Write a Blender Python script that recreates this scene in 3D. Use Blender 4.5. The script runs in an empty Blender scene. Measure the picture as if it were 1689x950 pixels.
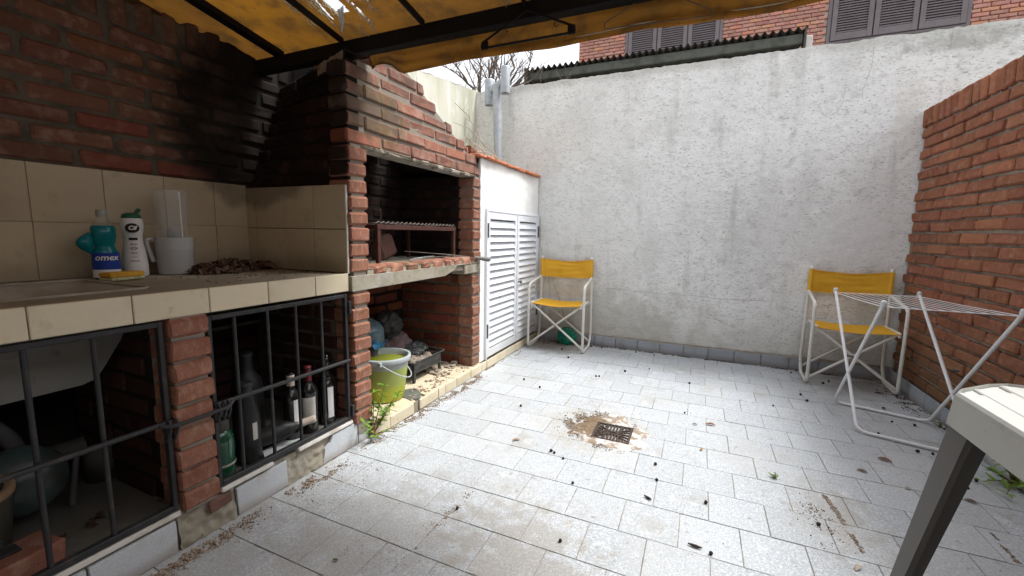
import bpy, math, random
from mathutils import Vector, Matrix
random.seed(7)
R_ = random.Random(11)
sc = bpy.context.scene
col = sc.collection
PI = math.pi

# ------------------------------------------------------------------ camera
CAM_R = ((0.914, 0.405, 0.017), (0.067, -0.110, -0.992), (-0.399, 0.908, -0.127))
def setup_camera():
    cd = bpy.data.cameras.new('camera'); co = bpy.data.objects.new('camera', cd); col.objects.link(co)
    r0, r1, r2 = [Vector(v).normalized() for v in CAM_R]
    r1 = (r1 - r0 * r1.dot(r0)).normalized(); r2 = r0.cross(r1)
    m = Matrix(((r0.x, -r1.x, -r2.x, 0.0), (r0.y, -r1.y, -r2.y, 0.0), (r0.z, -r1.z, -r2.z, 1.06), (0, 0, 0, 1)))
    co.matrix_world = m
    cd.sensor_width = 36.0; cd.lens = 698.67 / 1689 * 36
    cd.clip_start = 0.02; cd.clip_end = 500
    sc.camera = co
setup_camera()

# ------------------------------------------------------------------ sky, sun, exposure
SUN_EL, SUN_ROT = math.radians(62), math.radians(-62)
w = bpy.data.worlds.new("World"); sc.world = w; w.use_nodes = True
nt = w.node_tree; bg = nt.nodes['Background']
sky = nt.nodes.new('ShaderNodeTexSky'); sky.sky_type = 'NISHITA'; sky.sun_disc = False
sky.sun_elevation = SUN_EL; sky.sun_rotation = -SUN_ROT; sky.dust_density = 3.0
hs = nt.nodes.new('ShaderNodeHueSaturation'); hs.inputs['Saturation'].default_value = 0.20
hs.inputs['Value'].default_value = 1.0
nt.links.new(sky.outputs[0], hs.inputs['Color']); nt.links.new(hs.outputs[0], bg.inputs[0])
bg.inputs[1].default_value = 0.15
sd = bpy.data.lights.new('sun', 'SUN'); so = bpy.data.objects.new('sun', sd); col.objects.link(so)
sd.energy = 1.45; sd.angle = math.radians(15); sd.color = (1.0, 0.985, 0.96)
d = Vector((math.sin(-SUN_ROT) * math.cos(SUN_EL), math.cos(-SUN_ROT) * math.cos(SUN_EL), math.sin(SUN_EL)))
so.rotation_euler = d.to_track_quat('Z', 'Y').to_euler(); so.location = d * 20
sc.view_settings.view_transform = 'Standard'; sc.view_settings.look = 'None'
sc.view_settings.exposure = 1.27; sc.view_settings.gamma = 1.0

# ------------------------------------------------------------------ materials
MATS = {}
def mk(name, base, rough=0.8, spec=0.3, layers=(), bump=(), vary=0.0, hue=0.0, metal=0.0, trans=0.0, ior=1.45,
       alpha=1.0, local=True, transl=None, coat=0.0, rvar=0.0):
    m = bpy.data.materials.new(name); m.use_nodes = True; n = m.node_tree.nodes; l = m.node_tree.links
    p = n['Principled BSDF']
    p.inputs['Roughness'].default_value = rough; p.inputs['Specular IOR Level'].default_value = spec
    p.inputs['Metallic'].default_value = metal; p.inputs['Transmission Weight'].default_value = trans
    p.inputs['IOR'].default_value = ior; p.inputs['Alpha'].default_value = alpha
    p.inputs['Coat Weight'].default_value = coat
    geo = n.new('ShaderNodeNewGeometry'); oi = n.new('ShaderNodeObjectInfo')
    pos = geo.outputs['Position']
    if local:   # shift the pattern for every piece so alike pieces differ
        tc = n.new('ShaderNodeTexCoord'); mul = n.new('ShaderNodeMath'); mul.operation = 'MULTIPLY'; mul.inputs[1].default_value = 97.0
        l.new(oi.outputs['Random'], mul.inputs[0]); ad = n.new('ShaderNodeVectorMath'); ad.operation = 'ADD'
        l.new(tc.outputs['Object'], ad.inputs[0]); l.new(mul.outputs[0], ad.inputs[1]); loc = ad.outputs[0]
    else: loc = pos
    def noise(scale, src, detail=5, st=(1, 1, 1), rgh=0.6):
        v = n.new('ShaderNodeMapping'); v.inputs['Scale'].default_value = st; l.new(src, v.inputs[0])
        t = n.new('ShaderNodeTexNoise'); t.inputs['Scale'].default_value = scale; t.inputs['Detail'].default_value = detail
        t.inputs['Roughness'].default_value = rgh; l.new(v.outputs[0], t.inputs['Vector']); return t.outputs['Fac']
    def ramp(fac, lo, hi):
        r = n.new('ShaderNodeMapRange'); r.interpolation_type = 'SMOOTHSTEP'
        r.inputs['From Min'].default_value = lo; r.inputs['From Max'].default_value = hi; l.new(fac, r.inputs['Value']); return r.outputs[0]
    cur = None
    def mix(fac, amt, colr):
        nonlocal cur
        ml = n.new('ShaderNodeMath'); ml.operation = 'MULTIPLY'; ml.inputs[1].default_value = amt; l.new(fac, ml.inputs[0])
        mx = n.new('ShaderNodeMix'); mx.data_type = 'RGBA'; l.new(ml.outputs[0], mx.inputs[0])
        if cur is None: mx.inputs[6].default_value = (*base, 1)
        else: l.new(cur, mx.inputs[6])
        mx.inputs[7].default_value = (*colr, 1); cur = mx.outputs[2]
    for L in layers:
        k = L[0]
        if k == 'n':      # ('n', scale, lo, hi, colour, amount, local?, stretch)
            src = loc if (len(L) > 6 and L[6]) else pos
            mix(ramp(noise(L[1], src, 6, L[7] if len(L) > 7 else (1, 1, 1)), L[2], L[3]), L[5], L[4])
        elif k == 'r':    # random pieces: ('r', lo, hi, colour, amount)
            mix(ramp(oi.outputs['Random'], L[1], L[2]), L[4], L[3])
        elif k == 'b':    # blob: ('b', centre, radii, colour, amount, wobble)
            mp = n.new('ShaderNodeMapping'); mp.vector_type = 'POINT'
            rr = L[2]; mp.inputs['Scale'].default_value = tuple(1 / q for q in rr)
            mp.inputs['Location'].default_value = tuple(-c / q for c, q in zip(L[1], rr)); l.new(pos, mp.inputs[0])
            ln = n.new('ShaderNodeVectorMath'); ln.operation = 'LENGTH'; l.new(mp.outputs[0], ln.inputs[0])
            nz = noise(L[6] if len(L) > 6 else 6.0, pos, 6)
            a1 = n.new('ShaderNodeMath'); a1.operation = 'MULTIPLY_ADD'; a1.inputs[1].default_value = -2 * L[5]
            a1.inputs[2].default_value = 1 + L[5]; l.new(nz, a1.inputs[0])
            a2 = n.new('ShaderNodeMath'); a2.operation = 'SUBTRACT'; l.new(a1.outputs[0], a2.inputs[0]); l.new(ln.outputs['Value'], a2.inputs[1])
            mix(ramp(a2.outputs[0], 0.0, L[7] if len(L) > 7 else 0.35), L[4], L[3])
        elif k == 'z':    # band: ('z', z_where_full, z_where_none, colour, amount, wobble, axis)
            sp = n.new('ShaderNodeSeparateXYZ'); l.new(pos, sp.inputs[0])
            nz = noise(3.0, pos, 6)
            a1 = n.new('ShaderNodeMath'); a1.operation = 'MULTIPLY_ADD'; a1.inputs[1].default_value = L[5]
            l.new(nz, a1.inputs[0]); l.new(sp.outputs[L[6] if len(L) > 6 else 2], a1.inputs[2])
            mix(ramp(a1.outputs[0], L[2] + L[5] * .5, L[1] + L[5] * .5), L[4], L[3])
    if cur is None:
        rgb = n.new('ShaderNodeRGB'); rgb.outputs[0].default_value = (*base, 1); cur = rgb.outputs[0]
    if vary or hue:
        h = n.new('ShaderNodeHueSaturation'); l.new(cur, h.inputs['Color'])
        mv = n.new('ShaderNodeMapRange'); mv.inputs['To Min'].default_value = 1 - vary; mv.inputs['To Max'].default_value = 1 + vary
        l.new(oi.outputs['Random'], mv.inputs['Value']); l.new(mv.outputs[0], h.inputs['Value'])
        if hue:
            fr = n.new('ShaderNodeMath'); fr.operation = 'MULTIPLY'; fr.inputs[1].default_value = 7.31; l.new(oi.outputs['Random'], fr.inputs[0])
            f2 = n.new('ShaderNodeMath'); f2.operation = 'FRACT'; l.new(fr.outputs[0], f2.inputs[0])
            mh = n.new('ShaderNodeMapRange'); mh.inputs['To Min'].default_value = .5 - hue; mh.inputs['To Max'].default_value = .5 + hue
            l.new(f2.outputs[0], mh.inputs['Value']); l.new(mh.outputs[0], h.inputs['Hue'])
        cur = h.outputs[0]
    l.new(cur, p.inputs['Base Color'])
    if rvar:
        rn = noise(9.0, pos, 4); mr = n.new('ShaderNodeMapRange'); mr.inputs['To Min'].default_value = max(0.03, rough - rvar)
        mr.inputs['To Max'].default_value = min(1, rough + rvar); l.new(rn, mr.inputs['Value']); l.new(mr.outputs[0], p.inputs['Roughness'])
    prev = None
    for sca, stg, dist in bump:
        b = n.new('ShaderNodeBump'); b.inputs['Strength'].default_value = stg; b.inputs['Distance'].default_value = dist
        l.new(noise(sca, loc, 7, (1, 1, 1), 0.65), b.inputs['Height'])
        if prev: l.new(prev, b.inputs['Normal'])
        prev = b.outputs[0]
    if prev: l.new(prev, p.inputs['Normal'])
    if transl:
        t = n.new('ShaderNodeBsdfTranslucent'); l.new(cur, t.inputs[0]); ms = n.new('ShaderNodeMixShader'); ms.inputs[0].default_value = transl
        l.new(p.outputs[0], ms.inputs[1]); l.new(t.outputs[0], ms.inputs[2]); l.new(ms.outputs[0], n['Material Output'].inputs[0])
        if prev: l.new(prev, t.inputs['Normal'])
    m.diffuse_color = (*base, 1)
    MATS[name] = m; return m

RB = [(28, .6, .008), (120, .6, .003)]
mk('brick_red', (.30, .125, .075), .92, .12, [('n', 7, .42, .72, (.24, .085, .05), .8, 1), ('n', 26, .50, .66, (.42, .20, .125), .6, 1),
    ('n', 60, .57, .70, (.11, .055, .04), .6, 1), ('n', 12, .60, .72, (.40, .30, .23), .5, 1), ('r', .8, 1, (.36, .14, .075), .4), ('n', 1.6, .52, .8, (.14, .10, .07), .5), ('z', .15, .75, (.13, .09, .045), .55, .6)],
    RB, .12, .004)
mk('brick_wall_left', (.165, .088, .062), .9, .12, [('n', 8, .42, .7, (.17, .07, .05), .8, 1), ('n', 20, .47, .66, (.27, .175, .13), .7, 1),  # base colour lowered for the awning's shade; the black blob is soot
    ('r', .85, 1, (.17, .05, .03), .6), ('b', (-2.15, 1.62, 1.6), (.3, .55, .6), (.016, .014, .013), .97, .3, 3.0), ('n', 3, .5, .75, (.10, .07, .055), .6)],
    RB, .2, .01)
mk('brick_hood', (.25, .125, .092), .92, .12, [('n', 9, .42, .7, (.20, .085, .06), .7, 1), ('n', 16, .46, .66, (.31, .21, .17), .75, 1),
    ('n', 40, .58, .7, (.13, .08, .06), .6, 1), ('b', (-1.5, 1.72, 1.62), (.3, .25, .17), (.11, .12, .045), .45, 1.4, 26.0), ('b', (-1.56, 1.495, 1.65), (.40, .036, .6), (.018, .015, .014), .95, .05, 8.0, .12), ('r', .85, 1, (.30, .10, .06), .5), ('n', 5, .5, .62, (.10, .075, .06), .6),
    ('n', 2.5, .45, .65, (.15, .115, .095), .55)], RB, .14, .004)
mk('brick_pier', (.28, .13, .088), .9, .12, [('n', 9, .42, .7, (.22, .09, .055), .7, 1), ('n', 24, .48, .66, (.38, .24, .175), .6, 1),
    ('n', 55, .62, .75, (.15, .07, .05), .5, 1), ('n', 3, .5, .7, (.20, .15, .115), .5), ('b', (-1.56, 1.48, 1.40), (.25, .034, .20), (.018, .015, .014), .95, .05, 8.0, .12)], RB, .12, .004)
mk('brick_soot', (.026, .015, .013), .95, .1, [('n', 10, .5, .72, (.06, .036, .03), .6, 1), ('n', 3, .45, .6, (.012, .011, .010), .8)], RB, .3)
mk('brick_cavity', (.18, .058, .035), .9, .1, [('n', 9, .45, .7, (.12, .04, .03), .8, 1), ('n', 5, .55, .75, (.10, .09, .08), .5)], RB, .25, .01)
mk('brick_shaded', (.055, .026, .02), .92, .1, [('n', 9, .45, .7, (.04, .02, .016), .8, 1), ('n', 5, .55, .75, (.06, .055, .05), .5)], RB, .25, .01)  # darker copy of the brick, cupboard shade put into its colour
mk('brick_house', (.60, .33, .27), .9, .1, [('n', 14, .4, .7, (.50, .22, .17), .8, 1), ('r', .7, 1, (.60, .27, .17), .8)], RB, .16, .01)
mk('mortar_light', (.27, .24, .20), .95, .1, [('n', 12, .4, .7, (.22, .19, .16), .7), ('n', 2, .5, .7, (.14, .13, .08), .4)], [(60, .5, .004)], local=False)
mk('mortar_grey', (.32, .275, .225), .95, .1, [('n', 14, .4, .7, (.12, .10, .08), .7)], [(60, .6, .004)], local=False)
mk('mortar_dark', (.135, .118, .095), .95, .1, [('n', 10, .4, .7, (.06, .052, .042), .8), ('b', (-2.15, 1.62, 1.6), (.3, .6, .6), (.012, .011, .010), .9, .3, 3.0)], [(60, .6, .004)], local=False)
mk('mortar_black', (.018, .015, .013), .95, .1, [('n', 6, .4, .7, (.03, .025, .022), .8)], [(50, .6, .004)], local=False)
mk('mortar_house', (.78, .70, .63), .95, .1, [('n', 5, .4, .7, (.62, .56, .50), .6)], [(30, .4, .004)], local=False)
mk('concrete', (.33, .30, .24), .95, .1, [('n', 9, .42, .65, (.20, .18, .13), .7), ('n', 4, .5, .65, (.42, .40, .36), .6), ('n', 30, .58, .7, (.10, .09, .06), .6)],
    [(22, .5, .008), (90, .6, .002)], local=False)
mk('concrete_dark', (.13, .135, .12), .95, .1, [('n', 9, .42, .65, (.07, .075, .065), .7)], [(30, .4, .004)], local=False)
mk('floor_tile', (.475, .508, .54), .55, .25, [('n', 300, .47, .58, (.24, .255, .27), .75, 1), ('n', 130, .50, .62, (.70, .72, .73), .6, 1),
    ('n', 2.4, .5, .72, (.44, .45, .44), .6), ('n', 1.3, .47, .62, (.42, .43, .43), .5), ('n', 5.5, .54, .74, (.30, .28, .245), .5, 0, (1, .8, 1)), ('n', 28, .60, .70, (.20, .165, .125), .5), ('n', 9, .60, .70, (.62, .63, .63), .5), ('n', 110, .66, .72, (.14, .11, .09), .6),
    ('b', (-1.0, 1.05, 0), (.42, .5, .3), (.30, .285, .26), .45, 1.5, 11.0, .8), ('b', (-.5, 1.2, 0), (.3, .35, .3), (.28, .25, .20), .5, 1.8, 14.0, .7), ('b', (.55, 1.9, 0), (.18, .3, .3), (.30, .27, .22), .45, 1.3, 16.0, .8),
    ('b', (-.5, 2.25, 0), (.40, .40, .3), (.40, .365, .30), .5, 1.2, 12.0, .8), ('b', (1.1, 3.7, 0), (.55, .4, .3), (.22, .21, .20), .6, .9, 7.0, .8), ('b', (-1.2, 3.8, 0), (.35, .35, .3), (.20, .18, .155), .7, .9, 9.0, .7),
    ('b', (-1.5, .75, 0), (.3, .8, .3), (.36, .35, .33), .4, 1.2, 12.0, .8)],
    [(160, .12, .0008)], .05, rvar=.12)
mk('skirting_tile', (.37, .40, .435), .6, .25, [('n', 300, .48, .62, (.24, .26, .29), .6, 1), ('n', 9, .5, .7, (.25, .23, .20), .6), ('z', 0.0, .06, (.18, .15, .12), .6, .03)],
    [(160, .12, .0008)], .07)
mk('skirting_near', (.56, .59, .62), .6, .25, [('n', 300, .48, .62, (.36, .38, .42), .6, 1), ('n', 9, .5, .7, (.40, .36, .30), .6), ('z', 0.0, .05, (.25, .20, .15), .6, .03)],
    [(160, .12, .0008)], .05)
mk('grout', (.38, .35, .31), .95, .1, [('n', 3.5, .45, .65, (.16, .135, .105), .75), ('n', 30, .5, .7, (.06, .05, .04), .5)], [(80, .4, .002)], local=False)
mk('ground', (.12, .11, .09), .95, .1, [('n', 2, .4, .7, (.07, .075, .05), .6)], local=False)
mk('cream_tile', (.64, .565, .41), .35, .4, [('n', 7, .45, .75, (.47, .39, .26), .6, 1), ('n', 18, .58, .75, (.36, .25, .11), .45), ('n', 2.2, .5, .7, (.66, .60, .48), .5)],
    [(25, .08, .002)], .05, rvar=.12)
mk('cream_wall_tile', (.50, .43, .305), .3, .4, [('n', 5, .45, .75, (.36, .30, .205), .6, 1), ('n', 14, .58, .75, (.25, .19, .11), .4), ('z', .87, .99, (.17, .13, .09), .55, .08), ('b', (-2.1, 1.5, 1.3), (.4, .3, .15), (.08, .06, .04), .6, .5)],
    [(25, .06, .002)], .05, rvar=.1)
mk('worktop', (.26, .23, .175), .75, .3, [('n', 90, .5, .66, (.17, .14, .10), .7), ('n', 8, .45, .7, (.40, .36, .28), .6), ('n', 4, .5, .7, (.20, .16, .12), .6), ('n', 60, .66, .72, (.05, .035, .025), .9)],
    [(120, .3, .001)], local=False)
mk('sink_stone', (.33, .31, .27), .6, .3, [('n', 8, .42, .68, (.20, .16, .11), .7), ('n', 50, .55, .7, (.42, .40, .36), .5)], [(60, .2, .001)], local=False)
mk('shaded_floor', (.13, .125, .11), .95, .1, [('n', 5, .45, .7, (.10, .09, .075), .7)], [(60, .4, .003)], local=False)  # concrete darkened in its colour to paint the shade inside the cupboards
mk('stained_render', (.24, .235, .215), .9, .1, [('n', 5, .45, .7, (.27, .26, .23), .7), ('n', 18, .6, .72, (.12, .11, .09), .7)], [(30, .3, .004)], local=False)
mk('white_sill', (.62, .60, .56), .7, .3, [('n', 10, .5, .7, (.28, .23, .17), .6)], [(60, .3, .001)], local=False)
mk('plaster_white', (.89, .895, .88), .95, .1, [('n', 26, .50, .68, (.62, .625, .61), .5, 0, (.6, 1, 1.7)), ('n', 4, .47, .70, (.70, .705, .69), .55, 0, (1, 1, .45)),
    ('n', 11, .54, .68, (.50, .50, .48), .45, 0, (.8, 1, 1.2)), ('n', 80, .56, .64, (.36, .36, .34), .75, 0, (.55, 1, 1.5)), ('n', 2.6, .55, .75, (.46, .46, .42), .5, 0, (2.6, 1, .35)),
    ('b', (-1.5, 4, 1.2), (1.6, .6, 2.1), (.54, .54, .51), .42, .7, 2.4, .8), ('b', (-.9, 4, .2), (1.3, .6, .55), (.40, .39, .33), .5, 1.0, 5.0, .7),
    ('b', (.5, 4, 1.15), (.8, .5, .6), (.52, .52, .51), .28, 1.5, 9.0, .9), ('z', .10, .50, (.45, .43, .36), .42, .6), ('z', 2.50, 2.40, (.36, .35, .30), .55, .14),
    ('b', (1.28, 4, 1.95), (.12, .5, .35), (.56, .53, .44), .35, 1.2, 12.0, .8), ('b', (1.6, 4, 2.40), (.6, .5, .09), (.30, .30, .27), .55, 1.6, 12.0, .9), ('b', (1.22, 4, .55), (.25, .5, .4), (.40, .39, .30), .5, 1.0, 7.0, .8),
    ('b', (1.05, 4, 1.08), (.36, .5, .33), (.80, .805, .80), .6, .35, 5.0, .5)],
    [(13, .4, .010), (48, .55, .006), (190, .3, .002)], local=False)
mk('render_old', (.56, .555, .48), .95, .1, [('n', 3, .4, .7, (.40, .42, .28), .7, 0, (1, 1, .3)), ('n', 9, .5, .7, (.70, .70, .66), .7, 0, (1, 1, .3)), ('n', 7, .58, .72, (.24, .26, .15), .6, 0, (1.5, 1.5, .25)), ('z', 2.6, 2.3, (.34, .33, .24), .5, .3)],
    [(20, .4, .006), (80, .4, .002)], local=False)
mk('cabinet_plaster', (.80, .80, .78), .9, .2, [('n', 6, .5, .75, (.66, .65, .61), .6), ('z', 1.60, 1.45, (.55, .50, .45), .4, .2), ('n', 40, .62, .75, (.50, .46, .40), .4)],
    [(14, .35, .006), (60, .3, .002)], local=False)
mk('terracotta', (.50, .19, .10), .85, .2, [('n', 14, .45, .7, (.34, .12, .07), .7, 1), ('n', 30, .56, .7, (.60, .38, .28), .6, 1)], [(50, .5, .003)], .12)
mk('white_paint', (.78, .79, .80), .35, .45, [('n', 12, .6, .8, (.55, .50, .42), .3, 1)], [(60, .05, .001)])
mk('white_aluminium', (.75, .78, .82), .38, .45, [('n', 5, .5, .8, (.60, .62, .63), .5), ('n', 30, .62, .8, (.42, .38, .32), .35), ('z', .08, .25, (.5, .48, .44), .4, .15)], [(30, .04, .001)])
mk('chair_frame', (.74, .73, .68), .4, .4, [('n', 18, .60, .74, (.40, .30, .20), .5), ('n', 5, .5, .7, (.64, .61, .53), .5)], [(70, .08, .001)])
mk('yellow_canvas', (.92, .55, .06), .85, .15, [('n', 6, .45, .75, (.76, .38, .03), .6), ('n', 26, .62, .76, (.40, .20, .05), .4)], [(300, .3, .0006), (14, .25, .004)], transl=.22, local=False)
mk('awning_canvas', (.245, .110, .020), .85, .1, [('b', (-1.85, 1.4, 2.0), (.35, .5, .5), (.40, .175, .018), .7, .6, 5.0, .8), ('n', 3.2, .42, .68, (.14, .068, .018), .85), ('n', 9, .46, .68, (.09, .05, .02), .75), ('n', 40, .6, .75, (.06, .036, .018), .5)],  # first blob paints light glowing through the left panel
    [(10, .4, .01), (260, .2, .0006)], transl=.20, local=False)
mk('black_steel', (.010, .010, .011), .7, .2, [('n', 20, .58, .75, (.07, .04, .025), .5)], [(80, .2, .001)])
mk('gate_iron', (.028, .028, .03), .5, .4, [('n', 20, .52, .75, (.075, .065, .058), .7)], [(80, .2, .001)])
mk('rust_iron', (.075, .033, .026), .85, .2, [('n', 24, .45, .7, (.04, .022, .02), .8), ('n', 60, .58, .7, (.14, .07, .05), .5)], [(90, .4, .0015)])
mk('grate_iron', (.06, .045, .038), .7, .3, [('n', 30, .5, .7, (.12, .08, .06), .7)], [(90, .3, .001)])
mk('wire_grey', (.20, .17, .15), .6, .4, metal=.3)
mk('galvanised', (.42, .45, .48), .5, .5, [('n', 22, .45, .65, (.32, .35, .38), .7), ('n', 7, .55, .7, (.55, .56, .56), .5)], [(60, .1, .001)], metal=.35)
mk('void_shade', (.015, .015, .015), .95, .05)  # near-black colour standing in for shade inside recesses
mk('roof_sheet', (.10, .095, .085), .9, .2, [('n', 6, .4, .7, (.05, .05, .045), .8), ('n', 20, .58, .72, (.17, .15, .12), .5)], [(40, .3, .003)], local=False)
mk('shutter_wood', (.235, .205, .215), .75, .25, [('n', 5, .4, .7, (.19, .16, .165), .6), ('n', 20, .58, .75, (.30, .27, .27), .5)], [(30, .15, .002)])
mk('bark', (.17, .13, .105), .9, .15, [('n', 12, .45, .7, (.27, .23, .20), .7)], [(60, .3, .002)], local=False)
mk('pale_twig', (.42, .37, .30), .85, .15, [('n', 20, .45, .7, (.25, .20, .15), .6)], local=False)
mk('table_white', (.52, .53, .50), .5, .4, [('n', 6, .48, .75, (.43, .43, .39), .6), ('n', 45, .62, .75, (.30, .35, .30), .5)], [(70, .08, .001)], local=False)
mk('leg_grey', (.13, .125, .118), .5, .35, [('n', 10, .5, .75, (.10, .094, .086), .6), ('n', 60, .64, .76, (.16, .145, .13), .4)], [(90, .1, .0008)])
mk('cement_patch', (.62, .61, .585), .95, .1, [('n', 12, .46, .56, (.24, .165, .10), .85), ('n', 50, .52, .6, (.40, .36, .30), .7), ('b', (-.52, 2.26, 0), (.15, .18, .3), (.16, .105, .06), .92, .9, 26.0)],
    [(40, .7, .006), (120, .5, .002)], local=False)
mk('flake', (.30, .235, .175), .97, .05, [('n', 90, .45, .6, (.46, .41, .35), .8), ('n', 60, .54, .62, (.13, .085, .06), .8)], local=False)
mk('flake_dark', (.07, .05, .038), .97, .05, [('n', 90, .45, .6, (.16, .10, .07), .8)], local=False)
mk('soil', (.20, .145, .10), .97, .05, [('n', 60, .45, .65, (.34, .26, .18), .7), ('n', 14, .5, .7, (.09, .055, .035), .7)], [(120, .7, .004)], local=False)
mk('crumb', (.42, .33, .25), .95, .05, [('r', .4, .6, (.20, .10, .06), .8), ('r', .8, .9, (.60, .57, .52), .9)], vary=.3)
mk('seed', (.035, .022, .018), .7, .3, vary=.4)
mk('dry_leaf', (.26, .11, .06), .8, .2, [('r', .5, .9, (.33, .22, .10), .8)], vary=.25, transl=.2)
mk('dark_leaf', (.085, .05, .04), .85, .15, [('r', .4, .9, (.13, .075, .05), .8)], vary=.3)
mk('green_leaf', (.22, .38, .06), .6, .3, [('n', 40, .45, .7, (.32, .46, .09), .7)], vary=.2, transl=.35, local=False)
mk('moss_leaf', (.12, .17, .05), .7, .2, [('n', 40, .45, .7, (.20, .24, .09), .7)], transl=.25, local=False)
mk('stem', (.20, .09, .06), .7, .2, local=False)
mk('green_mesh', (.02, .27, .17), .5, .3, [('n', 40, .5, .62, (.01, .12, .09), .8)], [(50, .8, .01)], local=False)
mk('bucket_clear', (.46, .50, .46), .45, .4, [('n', 10, .5, .7, (.55, .57, .5), .4)], trans=.35, local=False)
mk('bucket_rim', (.36, .40, .41), .45, .4)
mk('bucket_full', (.40, .44, .04), .42, .4, [('z', .20, .14, (.26, .31, .11), .75, .03), ('n', 12, .5, .7, (.32, .36, .05), .5)], local=False)
mk('green_water', (.22, .24, .012), .08, .5, local=False)
mk('blue_jug', (.16, .25, .29), .3, .5, [('n', 5, .45, .7, (.10, .16, .18), .6)], trans=.3, local=False)
mk('bag_dark', (.035, .035, .035), .35, .5, [('n', 9, .5, .7, (.10, .09, .09), .6)], [(18, .8, .02)])
mk('bag_mauve', (.17, .11, .115), .55, .4, [('n', 40, .5, .7, (.24, .17, .17), .6)], [(20, .7, .015)])
mk('bag_clear', (.07, .08, .08), .22, .6, [('n', 10, .5, .65, (.02, .02, .02), .8)], [(24, 1.0, .02)])
mk('blue_plastic', (.07, .27, .50), .4, .4)
mk('ash', (.36, .31, .26), .95, .05, [('n', 25, .45, .6, (.25, .19, .14), .7)], [(50, .7, .008)])
mk('brazier_iron', (.05, .05, .048), .75, .25, [('n', 25, .5, .7, (.13, .12, .11), .6)], [(60, .4, .002)])
mk('glass_green', (.015, .085, .045), .12, .6, coat=.3)
mk('glass_black', (.008, .009, .009), .10, .6, coat=.4)
mk('glass_dusty', (.018, .019, .019), .4, .4, [('n', 6, .45, .7, (.055, .055, .054), .6)], local=False)
mk('label_cream', (.55, .54, .49), .8, .2, [('n', 10, .5, .7, (.42, .40, .36), .4)])
mk('label_white', (.72, .72, .72), .6, .3)
mk('label_blue', (.012, .045, .30), .35, .4)
mk('capsule_red', (.12, .012, .018), .4, .4)
mk('capsule_cream', (.52, .44, .38), .5, .3)
mk('ink', (.02, .02, .022), .7, .2)
mk('print_grey', (.30, .30, .31), .7, .2)
mk('aqua_liquid', (.004, .20, .235), .15, .5, trans=.25, ior=1.33)
mk('clear_plastic', (.62, .64, .63), .12, .6, alpha=.17)
mk('cap_clear', (.45, .47, .45), .3, .5, trans=.3)
mk('cap_green', (.012, .09, .045), .35, .4)
mk('plastic_white', (.64, .65, .66), .4, .4)
mk('plastic_frost', (.58, .60, .60), .45, .4, trans=.25, ior=1.2)
mk('sponge_yellow', (.62, .36, .05), .95, .1, [('n', 50, .5, .65, (.45, .24, .03), .7)], [(90, .8, .004)])
mk('sponge_pale', (.48, .46, .28), .95, .1, [('n', 50, .5, .65, (.25, .26, .14), .7)], [(90, .8, .004)])
mk('enamel_teal', (.05, .075, .075), .35, .5, [('n', 8, .42, .62, (.03, .035, .03), .8)], local=False)
mk('pot_grey', (.085, .085, .072), .6, .3, [('n', 8, .45, .65, (.06, .05, .035), .7)], local=False)
mk('pipe_grey', (.09, .09, .09), .6, .3)
mk('slate', (.46, .48, .48), .7, .2, [('n', 10, .5, .7, (.33, .33, .31), .6)], [(40, .3, .002)])
mk('handle_grey', (.17, .165, .16), .55, .35)
mk('steel_bright', (.60, .60, .60), .3, .5, metal=.8)
mk('stone_brown', (.17, .09, .075), .9, .15, [('n', 12, .45, .7, (.10, .07, .06), .7)], [(30, .5, .006)])
mk('wood_pale', (.33, .22, .13), .85, .2, [('n', 12, .45, .7, (.22, .13, .08), .6)])
mk('thread', (.78, .76, .66), .9, .1, transl=.5)
mk('cable', (.12, .10, .09), .7, .2)
mk('crack', (.36, .35, .32), .95, .05)
mk('bounce_wall', (.74, .73, .70), .95, .1, [('n', 5, .4, .7, (.62, .61, .58), .6)], local=False)  # pale colour of the unseen house wall, lightened to bounce light

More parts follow.
